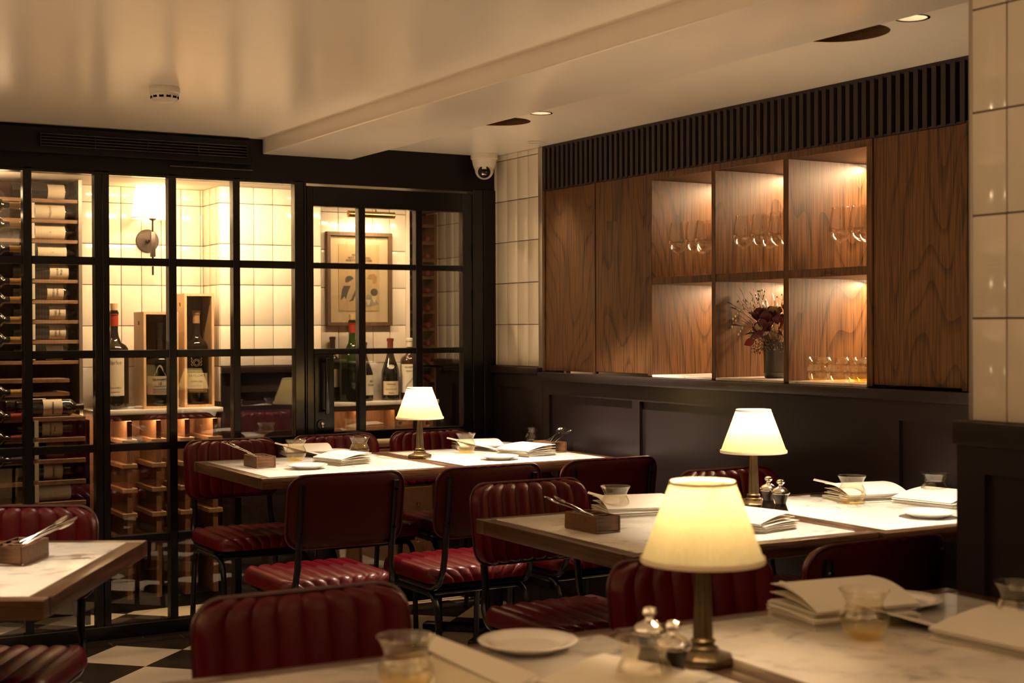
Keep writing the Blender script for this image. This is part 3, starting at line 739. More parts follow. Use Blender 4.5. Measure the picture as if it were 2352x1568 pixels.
lamps = [('brass table lamp with lit pleated shade on the far table by the glazed door',(2.76,5.535)),
         ('brass table lamp with lit pleated shade beside two pepper mills on the middle table',(2.885,3.462)),
         ('large looking brass table lamp with lit yellow shade on the nearest table',(1.47,1.895))]
for k, (lb, (x, y)) in enumerate(lamps):
    LP.place(lb,(x,y,ZT),R(11)); light('POINT','lamp_bulb_light',(x,y,ZT+.262),(13,13,3.2)[k],(1,.72,.42),shadow_soft_size=.024)

# ================================================================== TABLEWARE
def make_tumbler():
    t = thing('water_glass','x','glass',group='waisted water tumblers')
    o_ = [(.018,0),(.026,.002),(.036,.012),(.0425,.026),(.0445,.034),(.0425,.044),(.037,.054),(.0335,.061),(.0345,.068),(.039,.078),(.0445,.087),(.0450,.088)]
    i_ = [(.0442,.088),(.038,.078),(.0332,.067),(.0322,.061),(.0355,.054),(.041,.044),(.043,.034),(.041,.027),(.034,.014),(.024,.0065),(0,.0055)]
    MB().lathe([(0,0)]+o_+i_,40).build('glass_body','tumbler_glass',t,angle=70)
    MB().tube([(.0447*math.cos(2*PI*k/40),.0447*math.sin(2*PI*k/40),.088) for k in range(40)],.0006,6,closed=True).build('rim','stem_glass',t)
    return t
TG = Proto(make_tumbler())
def tumbler(px, py, label, z=ZT, dv=-4, plane=None):
    p = at_z(px, py, z) if plane is None else plane; TG.place(label,(p.x,p.y,z+.0005),random.random()*6,'waisted water tumblers')
tumbler(680,1058,'waisted amber tinted tumbler beside the cutlery box on the far table')
tumbler(826,1050,'waisted tumbler behind the tented menus on the far table')
tumbler(1070,1040,'waisted amber tinted tumbler under the spot, next to the far lamp')
tumbler(1225,1023,'waisted tumbler beside the light wooden cutlery box by the dado wall')
tumbler(1414,1184,'waisted tumbler beside the dark cutlery box on the middle table')
tumbler(1957,1156,'waisted amber tumbler in bright light before menus on the middle table')
tumbler(2147,1150,'waisted tumbler behind the bright white menu near the tiled column')
tumbler(1985,1466,'waisted amber tumbler before the tall menu stack on the nearest table')
tumbler(2342,1448,'waisted tumbler at the dark column dado on the nearest table')
tumbler(932,1592,'waisted tumbler beside the tent menu at the near table edge')
tumbler(1480,1600,'waisted tumbler in front of the pepper mills of the nearest lamp')
tumbler(478,1058+0,'x') if False else None
def make_plate():
    t = thing('side_plate','x','plate',group='white side plates')
    MB().lathe([(0,.0),(.050,.0),(.052,.003),(.070,.010),(.0865,.0165),(.0875,.018),(.086,.019),(.068,.0135),(.052,.0065),(.0,.0055)],56).build('plate_body','ceramic',t,angle=60)
    MB().lathe([(.0545,.0080),(.0560,.0092),(.0570,.0090)],56).build('well_ring','ceramic',t)
    return t
PL = Proto(make_plate())
def plate(px, py, label, k=1.0):
    p = at_z(px, py, ZT); o = PL.place(label,(p.x,p.y,ZT+.0004),random.random()*6,'white side plates'); o.scale = (k,k,k)
plate(706,1076,'white side plate beside the front edge of the far table, near the cutlery box',.93)
plate(1148,1055,'white side plate in the spot light of the far table',.93)
plate(1140,1026,'white side plate beyond the menus on the spotlit far table',.93)
plate(762,1042,'white side plate beyond the tented menus near the glazed door',.93)
plate(1500,1160,'white side plate behind the menu stack on the middle table',.93)
plate(2132,1187,'white side plate in bright light beside the column on the middle table',.96)
plate(2010,1127,'white side plate behind the menus of the bright middle table',.93)
plate(1213,1492,'white side plate near the chrome pepper mills on the nearest table')
plate(2068,1392,'white side plate behind the tumbler and menus on the nearest table',.95)
def make_mill():
    t = thing('pepper_mill','x','mill',group='chrome topped pepper mills')
    MB().lathe([(.0225,0),(.0245,.003),(.0245,.010),(.021,.016),(.0165,.030),(.0165,.036),(.021,.050),(.0235,.058),(.0235,.062)],32).build('body','mill_body',t,angle=50)
    MB().lathe([(.0245,.060),(.0275,.062),(.0278,.066),(.0265,.070),(.020,.077),(.010,.082),(.0075,.084),(.0065,.088)],32).build('cap','silver',t,angle=50)
    MB().lathe([(.0065,.086),(.0068,.090),(.0105,.0925),(.0125,.097),(.0105,.102),(.005,.1045),(0,.105)],24).build('knob','silver',t)
    MB().lathe([(.0246,.0005),(.0252,.002),(.0252,.006),(.0244,.008)],32).build('base_ring','silver',t)
    return t
ML = Proto(make_mill())
def mill(px, py, Z, label):
    d = ray(px,py); p = Vector((0,0,HC))+d*Z; ML.place(label,(p.x,p.y,ZT+.0004),random.random()*6,'chrome topped pepper mills')
mill(1765,1150,4.36,'chrome topped pepper mill directly beside the middle table lamp column')
mill(1793,1150,4.27,'chrome topped pepper mill, outer one of the pair at the middle table lamp')
mill(1492,1470,2.33,'chrome topped pepper mill, rear one of the pair by the near lamp')
mill(1546,1480,2.22,'chrome topped pepper mill, front one of the pair by the near lamp')

# ---- menus: folded cream cards in loose stacks
def leaf_surf(w_, h_, lift, curl, z0, th=.0011):
    """card hinged along x=0, free edge at x=w_; lift in radians, curl bows it"""
    def f(u, v):
        x = w_*u; return (x*math.cos(lift*u*.5+lift*.5), (v-.5)*h_, z0 + x*math.sin(lift) + curl*math.sin(PI*u))
    q = MB(); q.grid(f, 10, 1); return q
def menu(parent_loc, rz, w_, h_, z, lift, curl, label, group, inner=0, tilt=(0,0), th=.0011):
    t = thing('folded_menu', label, 'menu', (parent_loc[0], parent_loc[1], z), rz, group); t.rotation_euler = (tilt[0],tilt[1],rz)
    def L(nm, mat, lf, cu, z0): 
        q = leaf_surf(w_,h_,lf,cu,z0); o = q.build(nm,mat,t,solid=th,angle=40); o.location = (-w_/2,0,0); return o
    L('back_cover','paper',0,0.0,.0008)
    for k in range(inner): L('inner_page','paper_inner',lift*(k+1)/(inner+1), curl*(k+1)/(inner+1),.0022+.0012*k)
    L('front_cover','paper',lift,curl,.0032+.0014*inner)
    return t
STK = {}
def menu_stack(px, py, rz, where, n=4, w_=.150, h_=.21, lift=6, curl=.008, card=None, jit=.07):
    p = at_z(px,py,ZT); z = ZT+.0005; g = 'folded menus '+where
    names = {1:['topmost'],2:['upper','lower'],3:['topmost','middle','lowest'],4:['topmost','second','third','lowest'],5:['topmost','second','third','fourth','lowest']}[n]
    for k in range(n):
        top = k == n-1
        lf = R(lift if top else random.uniform(.8,2.2)); cu = curl if top else random.uniform(.001,.004)
        a = rz+random.uniform(-jit,jit)+(PI if (k%2 and not top) else 0)
        menu((p.x+random.uniform(-.008,.008),p.y+random.uniform(-.008,.008)),a,w_,h_,z,lf,cu,
             f'cream menu, {names[n-1-k]} {where}',g,inner=1)
        z += .0075 if not top else 0
    if card:
        (x0,y0,dz0,x1,y1,dz1) = card        # pixel ends of a raised loose card seen edge on
        a_ = at_z(x0,y0,ZT+dz0); b_ = at_z(x1,y1,ZT+dz1); d = b_-a_; n_ = (ray((x0+x1)/2,(y0+y1)/2)).normalized()*.12; n_.z += .006
        q = MB(); q.add([a_,b_,b_+n_,a_+n_],[(0,1,2,3)])
        o = q.build('menu_card','paper',None,solid=.0016,smooth=False); tag(o,'cream card propped on menus '+where,'menu','propped menu cards')
        cen = sum((Vector(v.co) for v in o.data.vertices),Vector())/len(o.data.vertices); o.data.transform(Matrix.Translation(-cen)); o.location = cen
D90 = PI/2
menu_stack(788,1064,R(14),'near the lock of the glazed door',4,.155,.20,7,.006)
menu_stack(706,1043,R(80),'behind the tumbler by the dark far cutlery box',3,.15,.21,9,.010,card=(631,1018,.050,745,1047,.012))
menu_stack(1208,1044,R(10),'under the spot on the far table',4,.17,.21,7,.006)
menu_stack(1095,1030,R(78),'behind the tumbler next to the far lamp',3,.15,.21,8,.009,card=(1026,1006,.050,1145,1033,.012))
menu_stack(1725,1212,R(10),'of the middle table beside the big lampshade',4,.15,.21,8,.006)
menu_stack(1460,1180,R(78),'behind the tumbler by the middle dark cutlery box',4,.15,.22,9,.010,card=(1349,1132,.055,1500,1171,.012))
menu_stack(2150,1158,R(8),'at the tiled column on the middle table',3,.17,.22,8,.004)
menu_stack(1990,1148,R(76),'behind the bright amber tumbler of the middle table',4,.15,.22,9,.010,card=(1868,1102,.058,2040,1140,.018))
menu_stack(1930,1420,R(78),'behind the amber tumbler of the nearest table',5,.16,.23,10,.012,card=(1786,1338,.070,2160,1441,.012))
menu_stack(2330,1480,R(5),'by the dark column dado on the nearest table',3,.17,.22,8,.004)
t = thing('folded_menu','cream folded menu standing half open like a tent before the near side plate','menu',(0,0,0),0,'folded menus at the near table edge')
def quad_card(nm, mat, pts):
    q = MB(); V_ = [at_z(x,y,ZT+h) for x,y,h in pts]; q.add(V_,[(0,1,2,3)]); return q.build(nm,mat,t,solid=.0016,smooth=False)
quad_card('front_cover','paper',[(986,1455,.072),(1236,1550,.018),(1175,1585,.012),(984,1494,.056)])
quad_card('inner_page','paper_inner',[(990,1500,.050),(1178,1588,.010),(1120,1600,.006),(1000,1560,.022)])
quad_card('inner_page','paper_inner',[(1000,1520,.038),(1160,1590,.006),(1080,1620,.004),(1000,1590,.012)])
quad_card('back_cover','paper',[(1240,1556,.002),(1180,1620,.002),(1000,1640,.002),(1060,1560,.002)])
cx_ = at_z(1110,1570,ZT); 
for ch in t.children: ch.data.transform(Matrix.Translation((-cx_.x,-cx_.y,-ZT)))
t.location = (cx_.x,cx_.y,ZT)
menu_stack(1440,1600,R(12),'before the near lamp base at the bottom of the view',3,.16,.22,6,.004)

# ---- cutlery boxes with cutlery
def hollow_box(L, W, H):
    q = MB(); w_ = .007
    q.box((-L/2,-W/2,0),(L/2,W/2,w_)); q.box((-L/2,-W/2,w_),(L/2,-W/2+w_,H)); q.box((-L/2,W/2-w_,w_),(L/2,W/2,H))
    q.box((-L/2,-W/2+w_,w_),(-L/2+w_,W/2-w_,H)); q.box((L/2-w_,-W/2+w_,w_),(L/2,W/2-w_,H)); return q
def make_box():
    t = thing('cutlery_box','x','box',group='wooden cutlery boxes')
    L, W, H = .152, .082, .047
    hollow_box(L,W,H).build('box_body','box_wood',t,bevel=.0012,seg=1)
    for x in (-.022,.028): MB().box((x-.003,-W/2+.007,.007),(x+.003,W/2-.007,H-.002)).build('partition','box_wood',t,bevel=.0008,seg=1)
    MB().box((-L/2+.004,W/2-.03,H-.006),(L/2-.004,W/2-.022,H-.001)).build('bridge_bar','box_wood',t,bevel=.0008,seg=1)
    return t
BX = Proto(make_box())
def spoon_mesh():
    q = MB()
    q.tube([(0,-.10,0),(0,-.05,.002),(0,.0,.0045),(0,.035,.003),(0,.05,.001)],.0042,8,flat=.35,taper=lambda u: 1.25-.8*min(1,u*1.1))
    q.lathe([(0,-.003),(.006,-.0026),(.0125,-.001),(.0150,.0012),(.0152,.0018),(.0142,.0018),(.011,.0),(.005,-.0014),(0,-.0018)],20)
    q2 = [( (x*1.0, y*1.45+.068, z) if i >= 5*8 else (x,y,z)) for i,(x,y,z) in enumerate(q.v)]; q.v = q2; return q
def fork_mesh():
    q = MB(); q.tube([(0,-.10,0),(0,-.05,.002),(0,.0,.0045),(0,.035,.003),(0,.048,.001)],.0042,8,flat=.35,taper=lambda u: 1.25-.8*min(1,u*1.1))
    q.prism([(-.003,.044),(.003,.044),(.0105,.056),(.0115,.066),(-.0115,.066),(-.0105,.056)],-.0005,.0012)
    for k in range(4): x = -.0098+.0065*k-.0012+.0008; q.tube([(x,.064,.0004),(x,.082,.0012),(x,.094,.0042)],.0012,6,taper=lambda u:1-.5*u)
    return q
def knife_mesh():
    q = MB(); q.tube([(0,-.11,0),(0,-.03,0),(0,.0,0)],.0055,8,flat=.6,taper=lambda u: 1-.25*u)
    q.prism([(-.004,-.002),(.004,-.002),(.007,.03),(.0075,.08),(.002,.108),(-.004,.105)],-.0008,.0008); return q
cut_me = {'spoon':spoon_mesh().mesh('spoon','silver',angle=60),'fork':fork_mesh().mesh('fork','silver',angle=60),'knife':knife_mesh().mesh('knife','silver',angle=60)}
def cutlery(kind, loc, rz, pitch, label, roll=0):
    o = ob(kind, cut_me[kind], None, loc); o.rotation_mode = 'XYZ'
    o.matrix_world = Matrix.Translation(loc) @ Matrix.Rotation(rz,4,'Z') @ Matrix.Rotation(pitch,4,'X') @ Matrix.Rotation(roll,4,'Y')
    tag(o,label,kind,kind+'s in the cutlery boxes'); return o
def box_set(loc, rz, where, out, wood_=None, mat=None):
    """out: angle (world) towards which the cutlery sticks out"""
    b = BX.place('small wooden cutlery box '+where,(loc[0],loc[1],ZT+.0004),rz,'wooden cutlery boxes')
    u = Vector((math.cos(out),math.sin(out),0)); side = Vector((-u.y,u.x,0)); base = Vector((loc[0],loc[1],ZT))
    for k, (kd, off, pit, adv) in enumerate([('spoon',-.018,26,.045),('fork',.0,24,.050),('spoon',.014,29,.042),('knife',.028,22,.045)]):
        nm = {0:'first spoon',1:'fork',2:'second spoon',3:'knife'}[k]
        cutlery(kd, base+side*off+u*adv+Vector((0,0,.054+.002*k)), out-D90+R((-8,4,9,-3)[k]), R(pit), f'{nm} in the cutlery box '+where)
box_set((2.031,5.53),R(90),'at the end of the far table by the partition',R(150))
box_set((3.40,5.50),R(90),'beside the dado wall on the spotlit far table',R(20))
pB = ((2.153+2.225)/2-.012,3.30); box_set(pB,R(92),'at the bare end of the middle table',R(165))
pb = at_z(2190,1140,ZT); box_set((pb.x+.07,pb.y+.03),R(90),'by the column end of the middle table',R(60))
p_ = at_z(48,1290,ZT); box_set((p_.x,p_.y+.01),-YAW+R(86),'on the askew table beside the wine rack',-YAW+R(25))

# ================================================================== CEILING DEVICES
t = thing('smoke_detector','round white smoke detector on the ceiling','detector',(1.512,5.075,2.22))
MB().lathe([(.052,0),(.054,-.003),(.054,-.020),(.050,-.024)],40).build('base_plate','white_plastic',t)
MB().lathe([(.049,-.022),(.051,-.030),(.046,-.044),(.036,-.052),(.0,-.056)],40).build('sensor_head','white_plastic',t,angle=60)
sl = MB().cbox((0,-.0475,-.037),(.016,.004,.008)).mesh('vent_slot','void_black',smooth=False)
for k in range(12): ob('vent_slot',sl,t,(0,0,0),(0,0,k*PI/6))
pc = (3.435,6.165)
t = thing('dome_camera','white turret security camera under the ceiling beside the narrow tiled wall','camera',(*pc,2.21),R(-30))
MB().lathe([(.066,0),(.067,-.004),(.067,-.026),(.062,-.030)],44).build('base_ring','white_plastic',t)
MB().lathe([(.061,-.028),(.057,-.055),(.048,-.078),(.030,-.082),(0,-.082)],44).build('housing','white_plastic',t,angle=50)
ball = MB(); ball.T = Matrix.Translation((0,-.010,-.082)) @ Matrix.Rotation(R(112),4,'X')
ball.lathe([(0,-.044)]+[(.046*math.sin(a),-.046*math.cos(a)) for a in [R(15*k) for k in range(2,10)]]+[(.034,.030),(.032,.031)],32); ball.build('eyeball','white_plastic',t,angle=50)
ball = MB(); ball.T = Matrix.Translation((0,-.010,-.082)) @ Matrix.Rotation(R(112),4,'X')
ball.lathe([(.0,.0335),(.030,.0325),(.033,.029),(.030,.02)],32); lf = ball.build('lens_face','lens_black',t)
ball = MB(); ball.T = Matrix.Translation((0,-.010,-.082)) @ Matrix.Rotation(R(112),4,'X'); ball.cbox((0,-.004,.035),(.026,.020,.004)); ball.build('lens_window','chrome_dark',lf,bevel=.001)
for k in (-1,0,1):
    ball = MB(); ball.T = Matrix.Translation((0,-.010,-.082)) @ Matrix.Rotation(R(112),4,'X'); ball.lathe([(0,.0365),(.0032,.0355),(.0032,.033)],10,c=(k*.0085,.019,0)); ball.build('led_dot','white_plastic',lf)

# ================================================================== BOTTLES
def bprof(h, r, rn, sh=.62, neck=.74):
    return [(0,.004*h),(r*.75,0),(r*.96,.006*h),(r,.03*h),(r,sh*h),(r*.97,(sh+.03)*h),(r*.82,(sh+.065)*h),(r*.5,(sh+.095)*h),(rn*1.15,neck*h),(rn,(neck+.05)*h),(rn,.955*h),(rn*1.18,.957*h),(rn*1.18,.985*h),(rn,.988*h),(rn,h),(0,h)]
def bprof_b(h, r, rn):     # sloping shoulders
    return [(0,.004*h),(r*.75,0),(r*.96,.006*h),(r,.03*h),(r,.42*h),(r*.96,.48*h),(r*.80,.56*h),(r*.56,.65*h),(rn*1.35,.73*h),(rn,.80*h),(rn,.955*h),(rn*1.18,.957*h),(rn*1.18,.985*h),(rn,.988*h),(rn,h),(0,h)]
def patch(r, z0, z1, ha, n=14, a0=-PI/2):
    return MB().add([(r*math.cos(a0+ha*(2*k/n-1)), r*math.sin(a0+ha*(2*k/n-1)), z) for z in (z0,z1) for k in range(n+1)],
                    [(k,k+1,n+1+k+1,n+1+k) for k in range(n)])
def cyl_text(s, size, mat, parent, r, z, ang=0, rot=0, squash=1):
    o = text(s, size, mat, parent, Matrix.Rotation(rot,4,'Z'), squash=squash)
    for v in o.data.vertices:
        a = v.co.x/r + ang - PI/2; rr = r+.0006+v.co.z; v.co = Vector((rr*math.cos(a), rr*math.sin(a), z+v.co.y))
    return o
def bprof_r(h, r, rn):
    return [(0,.004*h),(r*.75,0),(r*.96,.006*h),(r,.03*h),(r,.77*h),(r*.96,.80*h),(r*.78,.835*h),(rn*1.5,.87*h),(rn,.90*h),(rn,.955*h),(rn*1.18,.957*h),(rn*1.18,.985*h),(rn,.988*h),(rn,h),(0,h)]
def bottle(label, h, r, rn, mat='glass_dark', capsule='capsule_red', cap=(.80,1.0), lab=(.18,.46), ha=1.0, labmat='label_paper', burg=False, cork=False, **k):
    t = thing('wine_bottle', label, 'bottle')
    pf = bprof_b(h,r,rn) if burg else bprof_r(h,r,rn) if k.get('stub') else bprof(h,r,rn,**k)
    MB().lathe(pf,40).build('glass_body',mat,t,angle=50)
    if capsule: MB().lathe([(rn*1.06,cap[0]*h),(rn*1.06,.953*h),(rn*1.24,.955*h),(rn*1.24,cap[1]*h-.002),(rn*.9,cap[1]*h+.0012),(0,cap[1]*h+.0014)],24).build('capsule',capsule,t)
    if cork: MB().lathe([(rn*.8,h-.002),(rn*.95,h+rn*1.6),(rn*.9,h+rn*1.75),(0,h+rn*1.75)],18).build('cork','cork',t)
    lb = None
    if lab: lb = patch(r+.0006,lab[0]*h,lab[1]*h,ha).build('paper_label',labmat,t,angle=80)
    return t, lb
def put(t, x, y, z, rz=0): t.location = (x,y,z); t.rotation_euler = (0,0,rz)
ZC = .967
p = at_y(263,930,6.90)
t, lb = bottle('huge green wine bottle with red capsule, cork and cream label beside the wooden crate',.475,.068,.019,'glass_dark','capsule_red',(.84,.965),(.14,.53),.75,cork=True,sh=.58,neck=.74)
put(t,p.x+.0,6.90,ZC,R(-16)); cyl_text('Clarke',.028,'ink_grey',lb,.0682,.225)
for k in range(3): cyl_text('Grand Vin de Garde' if k==0 else 'mis en bouteille',.0085,'ink_grey',lb,.0682,.105-.02*k)
def crate(label, px0, px1, vtop, y0, dep, zc=ZC):
    x0, x1, H = at_y(px0,800,y0).x, at_y(px1,800,y0).x, at_y((px0+px1)/2,vtop,y0).z-zc
    t = thing('wooden_wine_crate', label, 'crate', ((x0+x1)/2,y0+dep/2,zc)); W = x1-x0; th = .012
    for s in (-1,1):
        if s < 0:      # side with a hand hole
            zh = H-.062; q = MB(); a, b = -W/2, -W/2+th
            q.box((a,-dep/2,0),(b,dep/2,zh)); q.box((a,-dep/2,zh+.018),(b,dep/2,H)); q.box((a,-dep/2,zh),(b,-.014,zh+.018)); q.box((a,.014,zh),(b,dep/2,zh+.018))
            q.build('side_board','crate_wood',t,smooth=False)
        else: MB().box((W/2-th,-dep/2,0),(W/2,dep/2,H)).build('side_board','crate_wood',t,smooth=False)
    MB().box((-W/2+th,-dep/2,H-th),(W/2-th,dep/2,H)).build('top_board','crate_wood',t,smooth=False)
    MB().box((-W/2+th,-dep/2,0),(W/2-th,dep/2,th)).build('bottom_board','crate_wood',t,smooth=False)
    MB().box((-W/2+th,dep/2-.005,th),(W/2-th,dep/2,H-th)).build('back_board','box_wood',t,smooth=False)
    MB().box((-W/2+th,-dep/2+.006,th),(W/2-th,-dep/2+.009,H-th)).build('glass_front','crate_glass',t,smooth=False)
    return t, x0, x1
t, x0, x1 = crate('lower open wooden wine crate holding a large black port bottle',330,410,716,6.80,.17)
xb = at_y(367,850,6.885).x
t, lb = bottle('large black port bottle with bell shaped cream label inside the lower crate',.40,.066,.017,'glass_dark','capsule_black',(.80,1.0),(.135,.36),1.15,'label_white',sh=.52,neck=.68)
put(t,xb,6.888,ZC+.0125,R(-15))
bell = [(-.030,0),(-.026,.012),(-.018,.022),(-.014,.040),(-.008,.052),(0,.056),(.008,.052),(.014,.040),(.018,.022),(.026,.012),(.030,0)]
q = MB(); q.add([(.0668*math.sin(x/.0668), -.0668*math.cos(x/.0668), .143+z) for x, z in bell],[tuple(range(len(bell)))]); q.build('label_crest','label_white',lb,smooth=False)
cyl_text("GRAHAM'S",.0135,'ink',lb,.0667,.128,squash=1.15); cyl_text('10',.019,'ink',lb,.0667,.108); cyl_text('TAWNY PORT',.0065,'ink_grey',lb,.0667,.095,squash=1.3)
for k in range(3): cyl_text('Matured in seasoned oak casks',.0055,'ink_grey',lb,.0667,.082-.009*k)
t, x0, x1 = crate('tall wooden crate with glass front holding a slim port bottle',424,492,674,6.84,.15)
xb = at_y(452,850,6.91).x
t, lb = bottle('tall port bottle with cream label and gold band inside the tall crate',.465,.056,.0165,'glass_dark','cork',(.86,1.0),(.165,.33),1.2,'label_white',sh=.60,neck=.73)
put(t,xb,6.915,ZC+.0125,R(-17))
cyl_text("TAYLOR'S",.0165,'ink',lb,.0567,.142,squash=1.2); cyl_text('Golden Age',.0125,'label_gold',lb,.0567,.115); cyl_text('very old tawny port',.006,'ink_grey',lb,.0567,.092)
patch(.0567,.125*.465,.160*.465,1.2).build('gold_band','label_gold',t); cyl_text('YEAR OLD TAWNY PORT',.007,'label_white',t,.0569,.067)
q = MB()
for rr, n_ in ((.011,24),(.017,24)): q.tube([(rr*math.cos(2*PI*k/n_),-.0575,.205+rr*math.sin(2*PI*k/n_)) for k in range(n_)],.0007,4,closed=True)
for s in (-1,1):
    for z in (.19,.205,.22): q.tube([(s*.019,-.0570,z),(s*.026,-.056,z+.006),(s*.023,-.0565,z+.012)],.0008,4)
q.build('etched_crest','label_paper',t)
# the bottles on the far marble shelf
ZR = .962; YR = 7.035
p = at_y(805,900,YR)
t, lb = bottle('huge clear green wine bottle with red neck and cork, seen through the door',.435,.073,.018,'bottle_green','capsule_red',(.84,.965),(.13,.52),.62,cork=True,sh=.55,neck=.72)
put(t,p.x+.002,YR-.02,ZR,R(55))
MB().lathe([(0,.008),(.066,.006),(.0705,.02),(.0705,.20),(0,.20)],32).build('wine_fill','wine_brown',t)
t, lb = bottle('slim dark bottle half hidden behind the huge clear green bottle',.345,.034,.014,'glass_dark','capsule_black',(.78,1),(.22,.5),1.0); put(t,at_y(766,900,7.08).x,7.09,ZR)
t, lb = bottle('dark wine bottle with cream label behind the vertical glazing bar of the door',.315,.050,.015,'glass_dark','capsule_black',(.8,1),(.10,.44),1.1,'label_white',burg=True); put(t,at_y(838,900,YR).x,YR+.01,ZR,R(10))
cyl_text('RED',.014,'ink_grey',lb,.0508,.105,ang=.3); cyl_text('VIGNES',.014,'ink_grey',lb,.0508,.085,ang=.3)
t, lb = bottle('dark burgundy bottle with red capsule and small oval neck label',.335,.049,.0155,'glass_dark','capsule_brown',(.78,1),(.09,.31),.95,'label_paper',burg=True); put(t,at_y(895,900,YR).x,YR-.01,ZR,R(-20))
cyl_text('DOMAINE',.010,'ink_grey',lb,.0498,.088); cyl_text('Grand Cru Vieilles Vignes',.006,'ink_grey',lb,.0498,.062); cyl_text('Appellation',.007,'ink_grey',lb,.0498,.042)
q = MB(); q.add([(.0445*math.sin(.42*math.cos(a)),-.0445*math.cos(.42*math.cos(a))-.002,.182+.012*math.sin(a)) for a in [2*PI*k/20 for k in range(20)]],[tuple(range(20))]); q.build('neck_label','label_white',t,smooth=False)
t, lb = bottle('brown bottle with white wax cap and tall cream label on the marble shelf',.335,.050,.0155,'wine_brown','capsule_white',(.86,1),(.12,.58),1.1,'label_white',sh=.63,neck=.75); put(t,at_y(937,900,YR).x,YR-.02,ZR,R(-22))
cyl_text('NEUMEISTER',.013,'ink_grey',lb,.0508,.178,squash=.8); cyl_text('GEMISCHTER',.008,'ink_grey',lb,.0508,.158); cyl_text('AUS DEM SATZ',.012,'ink_grey',lb,.0508,.10,rot=R(50))

# ================================================================== CELLAR FURNITURE
lc = thing('cellar_counter','marble topped wooden bottle counter under the wall sconce','counter')
MB().box((1.675,6.77,ZC-.024),(2.301,7.105,ZC)).build('marble_top','marble_shelf',lc,bevel=.003)
MB().box((1.675,7.105,ZC),(2.318,7.127,1.162)).build('marble_upstand','marble_shelf',lc,bevel=.002)
MB().box((1.68,6.785,ZC-.052),(2.30,6.80,ZC-.0245)).build('front_lip','box_wood',lc,smooth=False)
MB().box((1.675,7.09,.06),(2.30,7.10,ZC-.026)).build('back_board','rack_wood_y',lc,smooth=False)
xp0 = at_y(297.5,1000,6.80).x; xp1 = at_y(364.5,1000,6.80).x; dp = xp1-xp0
zl = [at_y(330,v,6.80).z for v in (1008,1064,1120,1177,1233)]
dvm = MB().box((-.012,6.80,.06),(.012,7.088,ZC-.055)).mesh('divider','rack_wood_y',smooth=False)
ldm = MB().box((-.036,6.795,-.022),(.036,7.086,0)).mesh('bottle_ledge','rack_wood',bevel=.002,seg=1)
for k in range(-1, 5):
    x = xp0+dp*k
    if x < 1.71: continue
    if x > 2.29: break
    ob('divider',dvm,lc,(x,0,0))
    for z in zl: ob('bottle_ledge',ldm,lc,(x,0,z))
MB().box((1.68,6.82,.0),(2.30,7.09,.06)).build('plinth','black_paint',lc,smooth=False)
MB().box((1.69,6.802,ZC-.034),(2.29,6.812,ZC-.028)).build('light_strip','led_glow',lc,smooth=False)
l = light('AREA','counter_light',(1.96,6.825,ZC-.04),3.6,(1,.58,.25),shape='RECTANGLE',size=.64,size_y=.02); l.rotation_euler = (R(25),0,0)
rc_ = thing('cellar_drawer_cabinet','dark drawer cabinet with brass knobs and marble top behind the glazed door','cabinet')
MB().box((2.87,6.95,ZR-.022),(3.585,7.126,ZR)).build('marble_top','marble_shelf',rc_,bevel=.003)
MB().box((2.87,7.112,ZR),(3.47,7.127,1.162)).build('marble_upstand','marble_shelf',rc_,bevel=.002)
MB().box((2.88,6.965,ZR-.05),(3.56,6.98,ZR-.0225)).build('front_lip','rack_wood',rc_,smooth=False)
MB().box((2.88,7.12,.7),(3.56,7.126,ZR-.03)).build('back_board','rack_wood_y',rc_,smooth=False)
for x in (2.90,3.12,3.34,3.55): MB().box((x-.011,6.98,.68),(x+.011,7.12,ZR-.05)).build('divider','rack_wood_y',rc_,smooth=False)
MB().box((2.88,6.98,.0),(3.56,7.12,.70)).build('carcass','box_wood',rc_,smooth=False)
for i, x in enumerate((2.90,3.12,3.34)):
    for z in (.10,.30,.50):
        d = MB().box((x+.012,6.964,z),(x+.208,6.979,z+.19)).build('drawer','box_wood',rc_,bevel=.002,seg=1)
        MB().lathe([(.004,.0),(.004,-.012),(.010,-.018),(.010,-.024),(0,-.028)],16,'Y',(x+.11,6.966,z+.1)).build('knob','brass',d)
for px in (915,977):
    p = at_y(px,970,6.95); MB().lathe([(.004,.03),(.004,-.012),(.011,-.018),(.011,-.026),(0,-.030)],16,'Y',(p.x,6.95,p.z)).build('knob','brass',rc_)
l = light('AREA','counter_light',(3.2,7.0,ZR-.035),1.3,(1,.58,.25),shape='RECTANGLE',size=.6,size_y=.02); l.rotation_euler = (R(15),0,0)
t, lb = bottle('dark bottle lying in the lit slot under the far marble shelf',.30,.038,.014,'glass_dark','capsule_black',(.8,1),(.2,.5),1.0); t.location = (at_y(880,965,7.0).x-.1,7.04,.742); t.rotation_euler = (0,D90,0)

# ---- rack of lying bottles
rk = thing('wine_rack','tall wooden wine rack with labelled bottles lying on its shelves','rack')
yU = 6.90; xr = at_y(181,700,yU).x; xl_ = 1.17
vs = [457,504,550.5,597,642,689,735,781,828]
zU = [at_y(130,v,yU).z for v in vs]
for z in zU: MB().box((xl_,yU,z-.017),(xr,7.12,z)).build('shelf','rack_wood',rk,bevel=.0015,seg=1)
MB().box((xr,yU-.005,.60),(xr+.016,7.125,2.06)).build('side_panel','trim_metal',rk,smooth=False)
MB().box((xl_,7.12,.3),(xr,7.13,2.06)).build('back_board','box_wood',rk,smooth=False)
for z in zU[1:]: MB().box((at_y(74.5,700,yU-.005).x,yU-.008,z+.004),(at_y(80,700,yU).x,yU-.001,z+.075)).build('edge_strip','capsule_white',rk,smooth=False)
yL = 6.60; zL = [at_y(130,v,yL).z for v in (957,1005,1054,1103,1152)]; xrL = at_y(197,1000,yL).x
